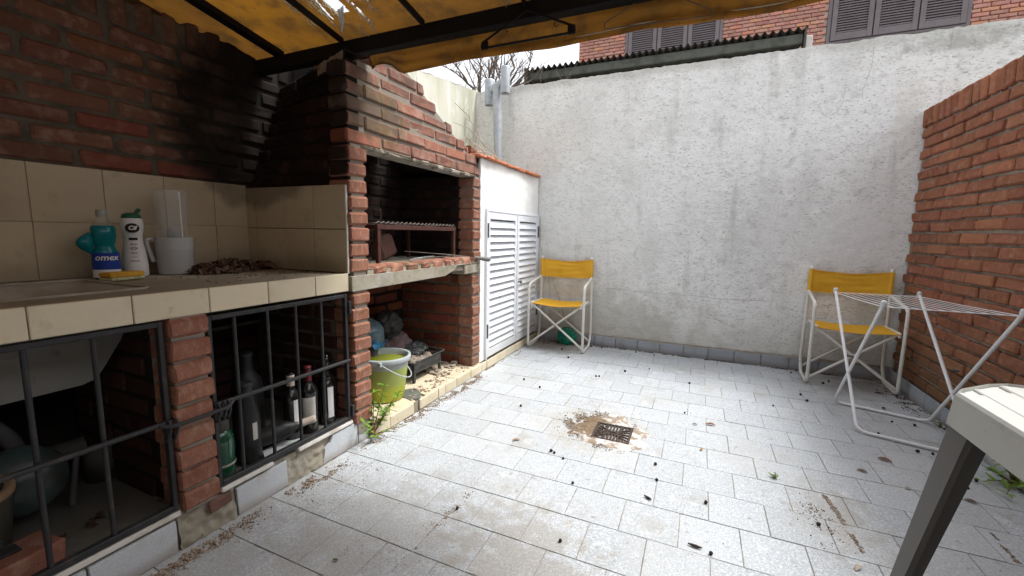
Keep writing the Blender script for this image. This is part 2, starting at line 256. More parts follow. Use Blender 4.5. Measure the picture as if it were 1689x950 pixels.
# ------------------------------------------------------------------ mesh helpers
class MB:
    def __init__(s): s.v = []; s.f = []; s.sm = []
    def add(s, vs, fs, smooth=False, M=None):
        o = len(s.v)
        if M is not None: vs = [tuple(M @ Vector(q)) for q in vs]
        s.v += [tuple(q) for q in vs]; s.f += [tuple(i + o for i in f) for f in fs]; s.sm += [smooth] * len(fs); return s
    def box(s, a, b, M=None):
        x0, y0, z0 = a; x1, y1, z1 = b
        return s.add([(x0, y0, z0), (x1, y0, z0), (x1, y1, z0), (x0, y1, z0), (x0, y0, z1), (x1, y0, z1), (x1, y1, z1), (x0, y1, z1)],
                     [(0, 3, 2, 1), (4, 5, 6, 7), (0, 1, 5, 4), (1, 2, 6, 5), (2, 3, 7, 6), (3, 0, 4, 7)], False, M)
    def bevbox(s, a, b, r=.004, M=None, jit=0.0, rnd=None):
        c = [(a[i] + b[i]) / 2 for i in range(3)]; h = [abs(b[i] - a[i]) / 2 for i in range(3)]; r = min(r, min(h) * .45)
        vs = []; idx = {}
        for sx in (-1, 1):
            for sy in (-1, 1):
                for sz in (-1, 1):
                    sg = (sx, sy, sz)
                    j = [(rnd.uniform(-jit, jit) if rnd else 0) for _ in range(3)]
                    for ax in range(3):
                        p = [c[i] + sg[i] * (h[i] - (0 if i == ax else r)) + j[i] for i in range(3)]
                        idx[(sx, sy, sz, ax)] = len(vs); vs.append(tuple(p))
        fs = []
        def quad(k): fs.append(tuple(k))
        for ax in range(3):
            o1, o2 = [i for i in range(3) if i != ax]
            for sg in (-1, 1):
                q = []
                for u, v in ((-1, -1), (1, -1), (1, 1), (-1, 1)):
                    t = [0, 0, 0]; t[ax] = sg; t[o1] = u; t[o2] = v; q.append(idx[(t[0], t[1], t[2], ax)])
                flip = (sg == 1) != (ax != 1)
                quad(q[::-1] if flip else q)
        for ax in range(3):      # edges along ax
            o1, o2 = [i for i in range(3) if i != ax]
            for u in (-1, 1):
                for v in (-1, 1):
                    def g(sa, w):
                        t = [0, 0, 0]; t[ax] = sa; t[o1] = u; t[o2] = v; return idx[(t[0], t[1], t[2], w)]
                    quad([g(-1, o1), g(1, o1), g(1, o2), g(-1, o2)])
        for sx in (-1, 1):
            for sy in (-1, 1):
                for sz in (-1, 1): fs.append((idx[(sx, sy, sz, 0)], idx[(sx, sy, sz, 1)], idx[(sx, sy, sz, 2)]))
        return s.add(vs, fs, False, M)
    def tube(s, pts, r, n=8, cap=True, closed=False, M=None):
        P = [Vector(p) for p in pts]; m = len(P); rs = r if isinstance(r, (list, tuple)) else [r] * m
        vs = []; up = None
        for i in range(m):
            if closed: t = (P[(i + 1) % m] - P[i - 1])
            else: t = (P[min(i + 1, m - 1)] - P[max(i - 1, 0)])
            t = t.normalized() if t.length > 1e-9 else Vector((0, 0, 1))
            if up is None: up = Vector((0, 0, 1)) if abs(t.z) < .9 else Vector((1, 0, 0))
            a = t.cross(up)
            if a.length < 1e-6: a = t.cross(Vector((0, 1, 0)))
            a.normalize(); b = a.cross(t).normalized(); up = b
            for k in range(n):
                an = 2 * PI * k / n; q = P[i] + (a * math.cos(an) + b * math.sin(an)) * rs[i]; vs.append(tuple(q))
        fs = []
        for i in range(m if closed else m - 1):
            j = (i + 1) % m
            for k in range(n):
                k2 = (k + 1) % n; fs.append((i * n + k, i * n + k2, j * n + k2, j * n + k))
        s.add(vs, fs, True, M)
        if cap and not closed:
            s.add(vs[:n], [tuple(range(n))], False, M); s.add(vs[-n:], [tuple(range(n - 1, -1, -1))], False, M)
        return s
    def lathe(s, prof, c=(0, 0, 0), n=24, M=None, sx=1, sy=1):
        vs = []; fs = []
        for r, z in prof:
            for k in range(n):
                a = 2 * PI * k / n; vs.append((c[0] + r * math.cos(a) * sx, c[1] + r * math.sin(a) * sy, c[2] + z))
        for i in range(len(prof) - 1):
            for k in range(n):
                k2 = (k + 1) % n; fs.append((i * n + k, i * n + k2, (i + 1) * n + k2, (i + 1) * n + k))
        return s.add(vs, fs, True, M)
    def grid(s, fn, nu, nv, smooth=True, skip=None, M=None):
        vs = [fn(i / nu, j / nv) for j in range(nv + 1) for i in range(nu + 1)]
        fs = []
        for j in range(nv):
            for i in range(nu):
                if skip and skip((i + .5) / nu, (j + .5) / nv): continue
                a = j * (nu + 1) + i; fs.append((a, a + 1, a + nu + 2, a + nu + 1))
        return s.add(vs, fs, smooth, M)
    def prism(s, poly, axis, a, b, M=None):
        """poly of 2D points in the two other axes (in order), extruded along axis from a to b"""
        def p3(q, t):
            r = list(q); r.insert(axis, t); return tuple(r)
        n = len(poly); vs = [p3(q, a) for q in poly] + [p3(q, b) for q in poly]
        fs = [tuple(range(n - 1, -1, -1)), tuple(range(n, 2 * n))] + [(i, (i + 1) % n, (i + 1) % n + n, i + n) for i in range(n)]
        return s.add(vs, fs, False, M)
    def mesh(s, name, mat, off=(0, 0, 0)):
        me = bpy.data.meshes.new(name)
        vs = s.v if off == (0, 0, 0) else [(x - off[0], y - off[1], z - off[2]) for x, y, z in s.v]
        me.from_pydata(vs, [], s.f); me.validate()
        if len(me.polygons) == len(s.sm): me.polygons.foreach_set('use_smooth', s.sm)
        if mat: me.materials.append(MATS[mat])
        me.update()
        return me

def fixn(me):
    import bmesh
    b = bmesh.new(); b.from_mesh(me); bmesh.ops.recalc_face_normals(b, faces=b.faces); b.to_mesh(me); b.free(); return me

def tagit(o, label=None, cat=None, group=None, kind=None):
    if label: o['label'] = label
    if cat: o['category'] = cat
    if group: o['group'] = group
    if kind: o['kind'] = kind
    return o
def thing(name, label, cat, loc, group=None, rz=0.0):
    o = bpy.data.objects.new(name, None); col.objects.link(o); o.location = loc; o.rotation_euler = (0, 0, rz)
    o.empty_display_size = .05
    return tagit(o, label, cat, group)
def struct(name, loc=(0, 0, 0)):
    o = bpy.data.objects.new(name, None); col.objects.link(o); o.location = loc; o['kind'] = 'structure'; return o
def wloc(o):
    v = Vector((0, 0, 0))
    while o: v += Vector(o.location); o = o.parent
    return v
def part(name, mb, mat, parent=None, kind=None, label=None, world=True, recalc=True):
    """link a mesh built in world coordinates (world=True) or in the parent's own"""
    off = tuple(wloc(parent)) if (parent and world) else (0, 0, 0)
    me = mb.mesh(name, mat, off)
    if recalc: fixn(me)
    o = bpy.data.objects.new(name, me); col.objects.link(o)
    if parent: o.parent = parent
    if kind: o['kind'] = kind
    if label: o['label'] = label
    return o
def inst(name, me, parent, loc, scale=(1, 1, 1), rot=(0, 0, 0)):
    o = bpy.data.objects.new(name, me); col.objects.link(o)
    if parent: o.parent = parent; o.location = Vector(loc) - wloc(parent)
    else: o.location = loc
    o.scale = scale; o.rotation_euler = rot; return o
def copy_tree(o, parent=None):
    c = o.copy(); col.objects.link(c); c.parent = parent
    for ch in list(o.children): copy_tree(ch, c)
    return c
def rounded(pts, r, n=5, closed=False):
    P = [Vector(p) for p in pts]; out = []; m = len(P)
    for i in range(m):
        if not closed and i in (0, m - 1): out.append(P[i]); continue
        a, b, c = P[i - 1], P[i], P[(i + 1) % m]
        d1 = (a - b); d2 = (c - b); rr = min(r, d1.length * .45, d2.length * .45)
        p1 = b + d1.normalized() * rr; p2 = b + d2.normalized() * rr
        for k in range(n + 1):
            t = k / n; out.append(p1 * (1 - t) ** 2 + b * 2 * t * (1 - t) + p2 * t * t)
    return [tuple(q) for q in out]
def sm(t): t = max(0, min(1, t)); return t * t * (3 - 2 * t)
_nz = {}
from mathutils import noise as mn
def nz(x, y, z=0, s=1.0): return mn.noise(Vector((x * s, y * s, z * s)))
def fnz(x, y, z=0, s=1.0, o=4): return mn.fractal(Vector((x * s, y * s, z * s)), 1.0, 2.0, o)

# brick meshes: a handful of slightly different worn bricks, shared by all walls
def brick_set(tag, mat, L, D, H, n=4, jit=.0035, bev=.007):
    """length along y, depth along x, height z, centred"""
    out = []
    for k in range(n):
        r = random.Random(hash((len(tag), k, 5)) % 9999 + k)
        mb = MB().bevbox((-D / 2, -L / 2, -H / 2), (D / 2, L / 2, H / 2), bev * r.uniform(.7, 1.4), None, jit, r)
        me = mb.mesh('brick', mat); fixn(me); out.append(me)
    return out
def lay(parent, meshes, rows, ylo, yhi, xface, zof, L, H, pitch, dx=-1, bond=.5, joint=.012, axis='y', limit=None, jit=.004, minlen=.05, phase=0.0, name='brick'):
    """running bond rows on a face at xface; yhi/ylo may be functions of z; dx = side the depth lies on"""
    D = meshes[0].vertices and max(v.co.x for v in meshes[0].vertices) * 2
    for k in range(rows):
        z = zof + k * pitch + H / 2
        a0 = ylo(z) if callable(ylo) else ylo; b0 = yhi(z) if callable(yhi) else yhi
        y = a0 + phase - ((L + joint) * bond if k % 2 else 0)
        while y < b0 - 1e-6:
            p0, p1 = max(y, a0), min(y + L, b0)
            if p1 - p0 > minlen:
                me = R_.choice(meshes)
                off = R_.uniform(-jit, jit)
                s = (p1 - p0) / L; hz = z + R_.uniform(-.0015, .0015)
                if axis == 'y': o = inst(name, me, parent, (xface + dx * D / 2 + off, (p0 + p1) / 2, hz), (1, s, 1), (0, R_.uniform(-.01, .01), R_.uniform(-.008, .008) + (PI if R_.random() < .5 else 0)))
                else: o = inst(name, me, parent, ((p0 + p1) / 2, xface + dx * D / 2 + off, hz), (1, s, 1), (0, 0, PI / 2 + R_.uniform(-.008, .008) + (PI if R_.random() < .5 else 0)))
            y += L + joint
def text_mesh(txt, size, mat, extr=.0004, shear=0.0, bold=0.0):
    cu = bpy.data.curves.new('lettering', 'FONT'); cu.body = txt; cu.size = size; cu.align_x = 'CENTER'; cu.align_y = 'CENTER'
    cu.extrude = extr; cu.shear = shear; cu.offset = bold; cu.resolution_u = 3
    ob = bpy.data.objects.new('lettering', cu); col.objects.link(ob)
    bpy.context.view_layer.update()
    dg = bpy.context.evaluated_depsgraph_get(); me = bpy.data.meshes.new_from_object(ob.evaluated_get(dg))
    bpy.data.objects.remove(ob); bpy.data.curves.remove(cu)
    me.materials.clear(); me.materials.append(MATS[mat]); me.name = 'lettering'; return me
def wrap(me, r, ang, z, c=(0, 0)):
    """bend a flat xy mesh round a vertical cylinder of radius r; the centre of the text looks along ang"""
    for v in me.vertices:
        a = ang + v.co.x / r; rr = r + v.co.z
        v.co = Vector((c[0] + rr * math.cos(a), c[1] + rr * math.sin(a), z + v.co.y))
    me.update(); return me
def arc_patch(r, a0, a1, z0, z1, c=(0, 0), n=12):
    mb = MB(); mb.grid(lambda u, v: (c[0] + r * math.cos(a0 + (a1 - a0) * u), c[1] + r * math.sin(a0 + (a1 - a0) * u), z0 + (z1 - z0) * v), n, 1); return mb

# ================================================================== GROUND AND FLOOR
g = MB().box((-60, -60, -.35), (60, 60, -.012)); part('ground', g, 'ground', None, 'structure')
floor = struct('patio_floor')
part('grout_bed', MB().box((-1.53, -1.1, -.011), (1.40, 4.03, -.0035)), 'grout', floor)
TW, TD, TX0, TY0 = .2022, .1992, -.913, 1.452
tile_meshes = []
for k in range(3):
    mb = MB().bevbox((-.5 * (TW - .0032), -.5 * (TD - .0032), -.008), (.5 * (TW - .0032), .5 * (TD - .0032), 0), .0012)
    me = mb.mesh('floor_tile', 'floor_tile'); fixn(me); tile_meshes.append(me)
for v in range(-9, 13):
    y0 = TY0 + v * TD; y1 = min(y0 + TD, 4.0)
    if y1 - y0 < .03: continue
    off = 0.5 if v % 2 == 0 else 0.0
    for u in range(-5, 13):
        a = TX0 + (u + off) * TW; b = a + TW
        lo = -1.515 if y0 < 1.55 else -1.482
        a, b = max(a, lo + R_.uniform(0, .02)), min(b, 1.362)
        if b - a < .035: continue
        cx, cy = (a + b) / 2, (y0 + y1) / 2
        if abs(cx + .365) < .09 and abs(cy - 2.205) < .06: continue
        inst('tile', R_.choice(tile_meshes), floor, (cx, cy, R_.uniform(-.0012, .0006)), ((b - a) / TW, (y1 - y0) / TD, 1), (R_.uniform(-.004, .004), R_.uniform(-.004, .004), R_.choice((0, PI))))

# ================================================================== BACK WALL (white roughcast)
bw = thing('boundary_wall', 'tall mould-stained white roughcast wall across the far end of the patio', 'wall', (0, 4.0, 0))
def wall_front(u, v):
    x = -2.4 + 5.6 * u; top = 2.49 + .012 * fnz(x, 0, 3, 5) + .006 * nz(x, 1, 0, 30)
    z = top * v
    y = 4.0 + .012 * fnz(x, z, 1.3, 1.1, 3) * 1.0 + .0035 * fnz(x, z, 7, 16, 3)
    if v >= .999: y += .004
    return (x, y, z)
m = MB().grid(wall_front, 330, 150)
m.grid(lambda u, v: (-2.4 + 5.6 * u, wall_front(u, 1)[1] + (.16) * v, wall_front(u, 1)[2] + .004 * nz(u * 60, v * 9)), 330, 3)
m.box((-2.4, 4.03, 0), (3.2, 4.17, 2.44))
part('rendered_face', m, 'plaster_white', bw, recalc=False)
# hairline cracks in the render
for pts in ([(1.04, 2.43), (1.045, 2.31), (1.02, 2.2), (1.005, 2.13), (1.012, 2.08)], [(.905, 2.19), (.90, 2.12), (.893, 2.06), (.87, 2.0), (.815, 1.975), (.775, 1.995), (.755, 2.05), (.735, 2.075)],
            [(-.93, .557), (-.7, .565), (-.55, .553), (-.3, .548), (-.05, .55), (.2, .535), (.42, .542), (.6, .548)]):
    P = []
    for a, b in zip(pts[:-1], pts[1:]):
        for k in range(6):
            t = k / 6; x = a[0] + (b[0] - a[0]) * t; z = a[1] + (b[1] - a[1]) * t
            P.append((x + .004 * nz(x, z, 0, 60), wall_front((x + 2.4) / 5.6, z / 2.49)[1] - .0005, z + .006 * nz(z, x, 4, 50)))
    part('crack', MB().tube(P, .0010 if pts[0][0] > -.5 else .0015, 4), 'crack', bw)
part('render_ridge', MB().tube([(1.47, 3.996, 2.47), (1.462, 3.994, 2.25), (1.45, 3.995, 2.0), (1.43, 3.996, 1.80)], [.009, .011, .009, .006], 8), 'plaster_white', bw)
sk = MB().bevbox((-.0975, -.006, -.048), (.0975, .006, .048), .0015).mesh('skirting_tile', 'skirting_tile'); fixn(sk)
x = -1.47
while x < 1.36:
    o = inst('skirting_tile', sk, bw, (x + .0985, 3.984 + R_.uniform(-.002, .001), .049 + R_.uniform(-.002, .002)), (1, 1, 1), (R_.uniform(-.02, .02), R_.uniform(-.006, .006), 0)); x += .1995
part('render_foot', MB().grid(lambda u, v: (-1.5 + 2.87 * u, 3.979 + .02 * v, .097 + .012 * v + .004 * nz(u * 80, v)), 160, 2), 'mortar_light', bw)

# ================================================================== UNSEEN HOUSE BEHIND THE VIEWER (added to darken under the awning it carries)
hw_ = struct('unseen_house_wall', (0, -1.1, 0))
part('wall', MB().box((-2.4, -1.40, 0), (.20, -1.10, 3.3)).box((1.15, -1.40, 0), (1.9, -1.10, 3.3)).box((.20, -1.40, 2.1), (1.15, -1.10, 3.3)), 'bounce_wall', hw_)
part('door', MB().bevbox((.22, -1.25, 0), (1.13, -1.20, 2.08), .004), 'shutter_wood', hw_)
part('side_wall', MB().box((-2.36, -1.1, 0), (-2.22, -.6, 2.9)), 'bounce_wall', hw_)
part('side_wall', MB().box((1.378, -1.1, 0), (1.49, .2, 1.93)), 'mortar_grey', hw_)

# ================================================================== LEFT RENDERED NEIGHBOUR WALL
lw = thing('side_boundary_wall', 'old greenish streaked rendered wall rising behind the white cabinet at the far left', 'wall', (-2.2, 3.4, 0))
m = MB().grid(lambda u, v: (-2.2 + .006 * fnz(u * 3, v * 3, 2, 2), 2.045 + 2.0 * u, v * (2.245 + .26 * u + .01 * nz(u * 20, 0))), 90, 60)
m.grid(lambda u, v: (-2.2 - .15 * v, 2.045 + 2.0 * u, 2.245 + .26 * u + .01 * nz(u * 20, 0)), 90, 1)
m.prism([(2.05, 0), (4.05, 0), (4.05, 2.44), (2.05, 2.2)], 0, -2.35, -2.22)
part('rendered_face', m, 'render_old', lw, recalc=False)

# ================================================================== RIGHT BRICK WALL
rw = thing('brick_wall', 'waist to head high orange brick wall with upright coping bricks on the right side', 'wall', (1.37, 3.0, 0))
B_R = brick_set('r', 'brick_red', .238, .11, .058, 6, .004, .008)
part('mortar_core', MB().box((1.392, .2, 0), (1.49, 3.996, 1.93)), 'mortar_grey', rw)
def clip_lay(*a, **k): lay(*a, **k)
lay(rw, B_R, 24, 2.05, 3.985, 1.370, .103, .238, .058, .0725, 1, .5, .013, jit=.005, phase=-.1)
B_S = []
for k in range(3):
    me = MB().bevbox((-.055, -.031, -.06), (.055, .031, .06), .007, None, .003, random.Random(k)).mesh('brick', 'brick_red'); fixn(me); B_S.append(me)
y = 2.06
while y < 3.96:
    inst('brick', R_.choice(B_S), rw, (1.422 + R_.uniform(-.003, .004), y + .031, 1.905 + R_.uniform(-.003, .003)), (1, 1, 1), (R_.uniform(-.02, .02), R_.uniform(-.02, .02), R_.uniform(-.03, .03))); y += .0752
m = MB()
for k in range(24):
    yy = .25 - (.125 if k % 2 else 0)
    while yy < 2.0:
        m.bevbox((1.370, max(yy, .22), .102 + k * .0725), (1.46, min(yy + .24, 2.045), .163 + k * .0725), .005); yy += .251
part('near_bricks', m, 'brick_red', rw, 'stuff')
y = 1.6
while y < 3.97:
    yb = min(y + .197, 3.975)
    inst('skirting_tile', sk, rw, (1.362, (y + yb) / 2, .05 + R_.uniform(-.002, .002)), ((yb - y) / .195, 1, 1), (0, 0, PI / 2 + R_.uniform(-.012, .012))); y += .2
o = part('loose_skirting_tile', MB().bevbox((-.012, -.10, 0), (.0, .10, .115), .004, Matrix.Translation((1.345, 2.62, .0)) @ Matrix.Rotation(math.radians(-9), 4, 'Y')), 'skirting_near', rw, label='pale skirting tile leaning away from the wall foot')

# ================================================================== LEFT BRICK WALL ABOVE THE COUNTER
lb = thing('brick_wall', 'brick wall coloured dark for awning shade, sooty near the hood, above the cream tiles behind the counter on the left', 'wall', (-2.2, .9, 0))
part('mortar_core', MB().box((-2.36, -.6, 0), (-2.213, 2.04, 1.97)), 'mortar_dark', lb)
part('upper_render', MB().prism([(-1.1, 1.971), (2.04, 1.971), (2.04, 1.99), (1.72, 2.02), (-1.1, 2.55)], 0, -2.36, -2.29), 'mortar_dark', lb)
B_L = brick_set('l', 'brick_wall_left', .235, .10, .058, 5, .004, .009)
lay(lb, B_L, 8, .12, lambda z: 1.57 + (z - 1.27) * .40, -2.2, 1.294, .235, .058, .0715, -1, .5, .020, jit=.004, phase=-.02)
B_LS = []
for k in range(3):
    me = MB().bevbox((-.05, -.029, -.058), (.05, .029, .058), .009, None, .004, random.Random(k + 9)).mesh('brick', 'brick_wall_left'); fixn(me); B_LS.append(me)
y = .16
while y < 1.86:
    inst('brick', R_.choice(B_LS), lb, (-2.252 + R_.uniform(-.004, .004), y + .03, 1.93 + R_.uniform(-.004, .004)), (1, 1, 1), (R_.uniform(-.04, .04), 0, R_.uniform(-.03, .03))); y += .093
wt = MB().bevbox((-.004, -.1035, -.1035), (.004, .1035, .1035), .0015).mesh('wall_tile', 'cream_wall_tile'); fixn(wt)
for r_ in range(2):
    z = .862 + .105 + r_ * .211
    for yy in (.075, .285, .495, .706, .917, 1.128, 1.339):
        b_ = min(yy + .211, 1.503); a_ = yy
        inst('wall_tile', wt, lb, (-2.194 + R_.uniform(-.0006, .0006), (a_ + b_) / 2, z), (1, (b_ - a_ - .0015) / .207, 1.014))
part('tile_bed', MB().box((-2.213, -.3, .5), (-2.196, 1.505, 1.283)), 'concrete', lb)

# ================================================================== BARBECUE
bq = thing('brick_barbecue', 'built-in brick barbecue with a stepped hood, open firebox and a cluttered niche below', 'barbecue', (-1.8, 2.15, 0))
B_P = brick_set('p', 'brick_pier', .24, .112, .062, 5, .003, .009)
B_K = brick_set('k', 'brick_soot', .24, .112, .060, 4, .003, .008)
B_C = brick_set('c', 'brick_cavity', .24, .112, .061, 4, .003, .008)
B_D = brick_set('d', 'brick_shaded', .24, .112, .061, 4, .003, .008)
B_H = brick_set('h', 'brick_hood', .24, .11, .061, 5, .0045, .009)
def headers(parent, y0, z0, n, pitch, xf, wid=.115, depth=.125, meshes=B_P):
    """front end of a pier: one brick head per course"""
    for k in range(n):
        inst('brick', R_.choice(meshes), parent, (xf - depth / 2 + R_.uniform(-.004, .005), y0 + wid / 2 + R_.uniform(-.003, .003), z0 + .031 + k * pitch + R_.uniform(-.002, .002)),
             (depth / .112, wid / .24, 1), (R_.uniform(-.02, .02), 0, R_.uniform(-.03, .03)))
# pier at the counter end
headers(bq, 1.508, .105, 9, .0745, -1.485)
headers(bq, 1.508, .862, 8, .0745, -1.485)
part('pier_mortar', MB().box((-1.62, 1.530, .05), (-1.497, 1.612, 1.46)), 'mortar_light', bq)
part('soot_mortar', MB().box((-1.62, 1.518, 1.25), (-1.499, 1.5295, 1.46)), 'mortar_black', bq)
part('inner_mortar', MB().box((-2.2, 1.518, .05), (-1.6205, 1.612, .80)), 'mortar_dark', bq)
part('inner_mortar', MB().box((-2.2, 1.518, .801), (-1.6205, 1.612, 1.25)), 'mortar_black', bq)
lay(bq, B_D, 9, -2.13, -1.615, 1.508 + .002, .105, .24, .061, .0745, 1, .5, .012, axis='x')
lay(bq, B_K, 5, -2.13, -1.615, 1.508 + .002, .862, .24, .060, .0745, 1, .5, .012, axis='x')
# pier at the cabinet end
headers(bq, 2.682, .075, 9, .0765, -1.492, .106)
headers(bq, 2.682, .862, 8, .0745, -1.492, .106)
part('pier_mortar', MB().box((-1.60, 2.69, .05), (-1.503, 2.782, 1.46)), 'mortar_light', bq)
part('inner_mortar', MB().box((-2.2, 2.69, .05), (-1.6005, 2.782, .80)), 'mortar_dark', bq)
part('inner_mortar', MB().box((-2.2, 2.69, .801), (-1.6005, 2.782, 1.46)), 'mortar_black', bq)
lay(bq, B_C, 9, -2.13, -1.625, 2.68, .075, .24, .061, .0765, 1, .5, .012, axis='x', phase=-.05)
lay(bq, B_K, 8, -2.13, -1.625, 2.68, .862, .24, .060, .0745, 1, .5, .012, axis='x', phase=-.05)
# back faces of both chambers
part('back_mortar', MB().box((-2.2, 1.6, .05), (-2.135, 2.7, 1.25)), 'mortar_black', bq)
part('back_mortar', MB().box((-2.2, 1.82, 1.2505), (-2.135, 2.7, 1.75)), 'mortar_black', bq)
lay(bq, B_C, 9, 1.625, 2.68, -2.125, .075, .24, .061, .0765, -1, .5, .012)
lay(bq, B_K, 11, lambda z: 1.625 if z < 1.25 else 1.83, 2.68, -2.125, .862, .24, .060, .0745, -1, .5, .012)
# hearth slab with a broken-away piece, and the row of brick ends on it
m = MB().prism([(1.505, .775), (2.30, .783), (2.42, .815), (2.44, .84), (2.79, .845), (2.79, .846), (1.505, .846)], 0, -1.62, -1.483)
m.box((-2.12, 1.62, .78), (-1.6, 2.79, .846)); m.bevbox((-1.60, 2.56, .77), (-1.487, 2.79, .842), .006)
part('hearth_slab', m, 'concrete', bq)
part('rubble_patch', MB().bevbox((-1.6, 2.36, .80), (-1.50, 2.60, .845), .01, None, .008, random.Random(2)), 'mortar_grey', bq)
yy = 1.665; BE = []
for k in range(3):
    me = MB().bevbox((-.055, -.046, -.024), (.055, .046, .024), .010, None, .006, random.Random(k + 40)).mesh('brick', 'brick_pier'); fixn(me); BE.append(me)
for k in range(9):
    wd = (.105, .115, .11, .105, .11, .085, .09, .11, .10)[k]
    if k == 8: wd = .07
    inst('brick', BE[k % 3], bq, (-1.545 + R_.uniform(-.004, .004), yy + wd / 2, .862), (1, wd / .098, 1), (R_.uniform(-.04, .04), R_.uniform(-.03, .03), R_.uniform(-.04, .04))); yy += wd + .022
part('hearth_mortar', MB().grid(lambda u, v: (-1.500 - .62 * v, 1.625 + 1.055 * u, .872 + .003 * nz(u * 40, v * 20)), 60, 20).box((-1.60, 1.627, .84), (-1.502, 2.69, .868)), 'concrete', bq)
# lintel and hood
m = MB().grid(lambda u, v: (-1.485 - .12 * v, 1.60 + 1.12 * u, 1.463 - .008 * abs(nz(u * 30, v * 3)) - .004 * sm(u)), 60, 3)
m.box((-1.61, 1.60, 1.452), (-1.492, 2.70, 1.464))
part('lintel', m, 'concrete', bq)
for k in range(7):
    r0 = random.Random(k); y0 = 1.66 + k * .145 + r0.uniform(-.03, .03)
    part('mortar_lump', MB().bevbox((-1.53, y0, 1.438 + r0.uniform(0, .01)), (-1.487, y0 + r0.uniform(.04, .12), 1.466), .006, None, .004, r0), 'concrete', bq)
def hood_hi(z):
    if z < 1.53: return 2.79
    if z < 1.6: return 2.735
    return 2.66 - (z - 1.6) * 2.12
def hood_lo(z): return 1.522 if z < 1.86 else 1.70
lay(bq, B_H, 7, hood_lo, hood_hi, -1.497, 1.468, .225, .061, .0725, -1, .5, .014, jit=.006, minlen=.04)
part('hood_mortar', MB().prism([(1.602, 1.466), (2.76, 1.466), (2.70, 1.55), (2.62, 1.60), (1.90, 1.945), (1.72, 1.945), (1.72, 1.845), (1.602, 1.845)], 0, -1.61, -1.509), 'mortar_light', bq)
part('flue_body', MB().prism([(1.83, 1.60), (2.45, 1.60), (2.40, 1.70), (1.93, 2.02), (1.83, 2.02)], 0, -2.205, -1.605), 'mortar_black', bq)
part('hood_shoulder', MB().prism([(2.55, 1.60), (2.79, 1.47), (2.79, 1.60), (2.62, 1.61)], 0, -2.195, -1.6), 'mortar_black', bq)
part('hood_side_mortar', MB().box((-1.60, 1.532, 1.27), (-1.51, 1.60, 1.83)), 'mortar_black', bq)
def side_y(x, z): return 1.520 + max(0, -1.50 - x) / .70 * (z - 1.25) * .40
part('hood_side_mortar', MB().grid(lambda u, v: (-2.21 + .70 * u, side_y(-2.21 + .70 * u, 1.25 + .62 * v) + .014, 1.25 + .62 * v), 10, 10).grid(lambda u, v: (-2.21 + .70 * u, side_y(-2.21 + .70 * u, 1.87) + .014 + .1 * v, 1.87), 10, 1), 'mortar_black', bq)
for k in range(8):      # the side of the hood leans back towards the wall
    z = 1.268 + k * .0735 + .03; an = math.atan2(side_y(-2.2, z) - 1.52, -.70) - PI
    x = -1.612 + (.126 if k % 2 else 0)
    while x > -2.19:
        a_ = min(x, -1.612); b_ = max(x - .24, -2.2)
        if a_ - b_ > .05:
            cxx = (a_ + b_) / 2
            inst('brick', R_.choice(B_K), bq, (cxx, side_y(cxx, z) + .056 + R_.uniform(-.005, .005), z), (1, (a_ - b_) / .24, 1), (0, 0, PI / 2 + an + R_.uniform(-.01, .01)))
        x -= .252
# worn brick ends climbing the sloping edge of the hood
for k in range(7):
    z = 1.468 + k * .0725 + .035; y = hood_hi(z)
    if k > 0: inst('brick', R_.choice(B_H), bq, (-1.69, y - .06, z - .004), (.9, .5, .95), (0, 0, PI / 2 + R_.uniform(-.1, .1)))
for k in range(6):
    inst('brick', BE[k % 3], bq, (-1.56 - .03 * (k % 2), 2.67 + k * .032, 1.625 + .012 * (k % 3)), (.5, .22, 1.1), (R_.uniform(-.15, .15), R_.uniform(-.1, .1), R_.uniform(-.2, .2)))
part('chipped_render', MB().grid(lambda u, v: (-1.80 + .29 * u, side_y(-1.80 + .29 * u, 1.83) - .004 - .003 * nz(u * 9, v * 9), 1.805 + .05 * v + .010 * nz(u * 9, 0) * v), 16, 5), 'mortar_grey', bq)
# cream tiles on the side facing the counter
for r_ in range(2):
    for a_, b_ in ((-2.196, -2.122), (-2.119, -1.918), (-1.915, -1.714), (-1.711, -1.508)):
        inst('wall_tile', wt, bq, ((a_ + b_) / 2, 1.5035, .862 + .102 + r_ * .205), (1, (b_ - a_ - .002) / .207, .975), (0, 0, PI / 2))
part('tile_edge', MB().box((-1.508, 1.500, .86), (-1.502, 1.51, 1.268)), 'white_sill', bq)
# plinth: body, cream edge tiles and top tiles
part('plinth_body', MB().box((-2.2, 1.612, -.01), (-1.482, 3.99, .060)), 'concrete', bq)
et = MB().bevbox((-.006, -.0985, -.031), (.006, .0985, .031), .003).mesh('plinth_tile', 'cream_tile'); fixn(et)
pt = MB().bevbox((-.0985, -.0985, -.005), (.0985, .0985, .005), .003).mesh('plinth_tile', 'cream_tile'); fixn(pt)
ys = [1.615, 1.735, 1.945, 2.0, 2.20, 2.28, 2.42, 2.62, 2.79, 2.87, 3.05, 3.24, 3.43, 3.62, 3.81, 3.975]
for a_, b_ in zip(ys[:-1], ys[1:]):
    if abs(a_ - 1.945) < .01: continue
    inst('plinth_tile', et, bq, (-1.474 + R_.uniform(-.002, .002), (a_ + b_) / 2, .035), (1, (b_ - a_ - .004) / .197, 1.02), (0, R_.uniform(-.02, .02), R_.uniform(-.01, .01)))
ys = [1.63, 1.80, 1.97, 2.17, 2.40, 2.62, 2.79]
for a_, b_ in zip(ys[:-1], ys[1:]):
    for c_, xx in ((0, -1.575), (1, -1.776)):
        if abs(a_ - 1.97) < .01 and c_ == 0: continue
        inst('plinth_tile', pt, bq, (xx, (a_ + b_) / 2, .066 + R_.uniform(-.001, .001)), (1, (b_ - a_ - .004) / .197, 1), (0, 0, R_.uniform(-.01, .01)))
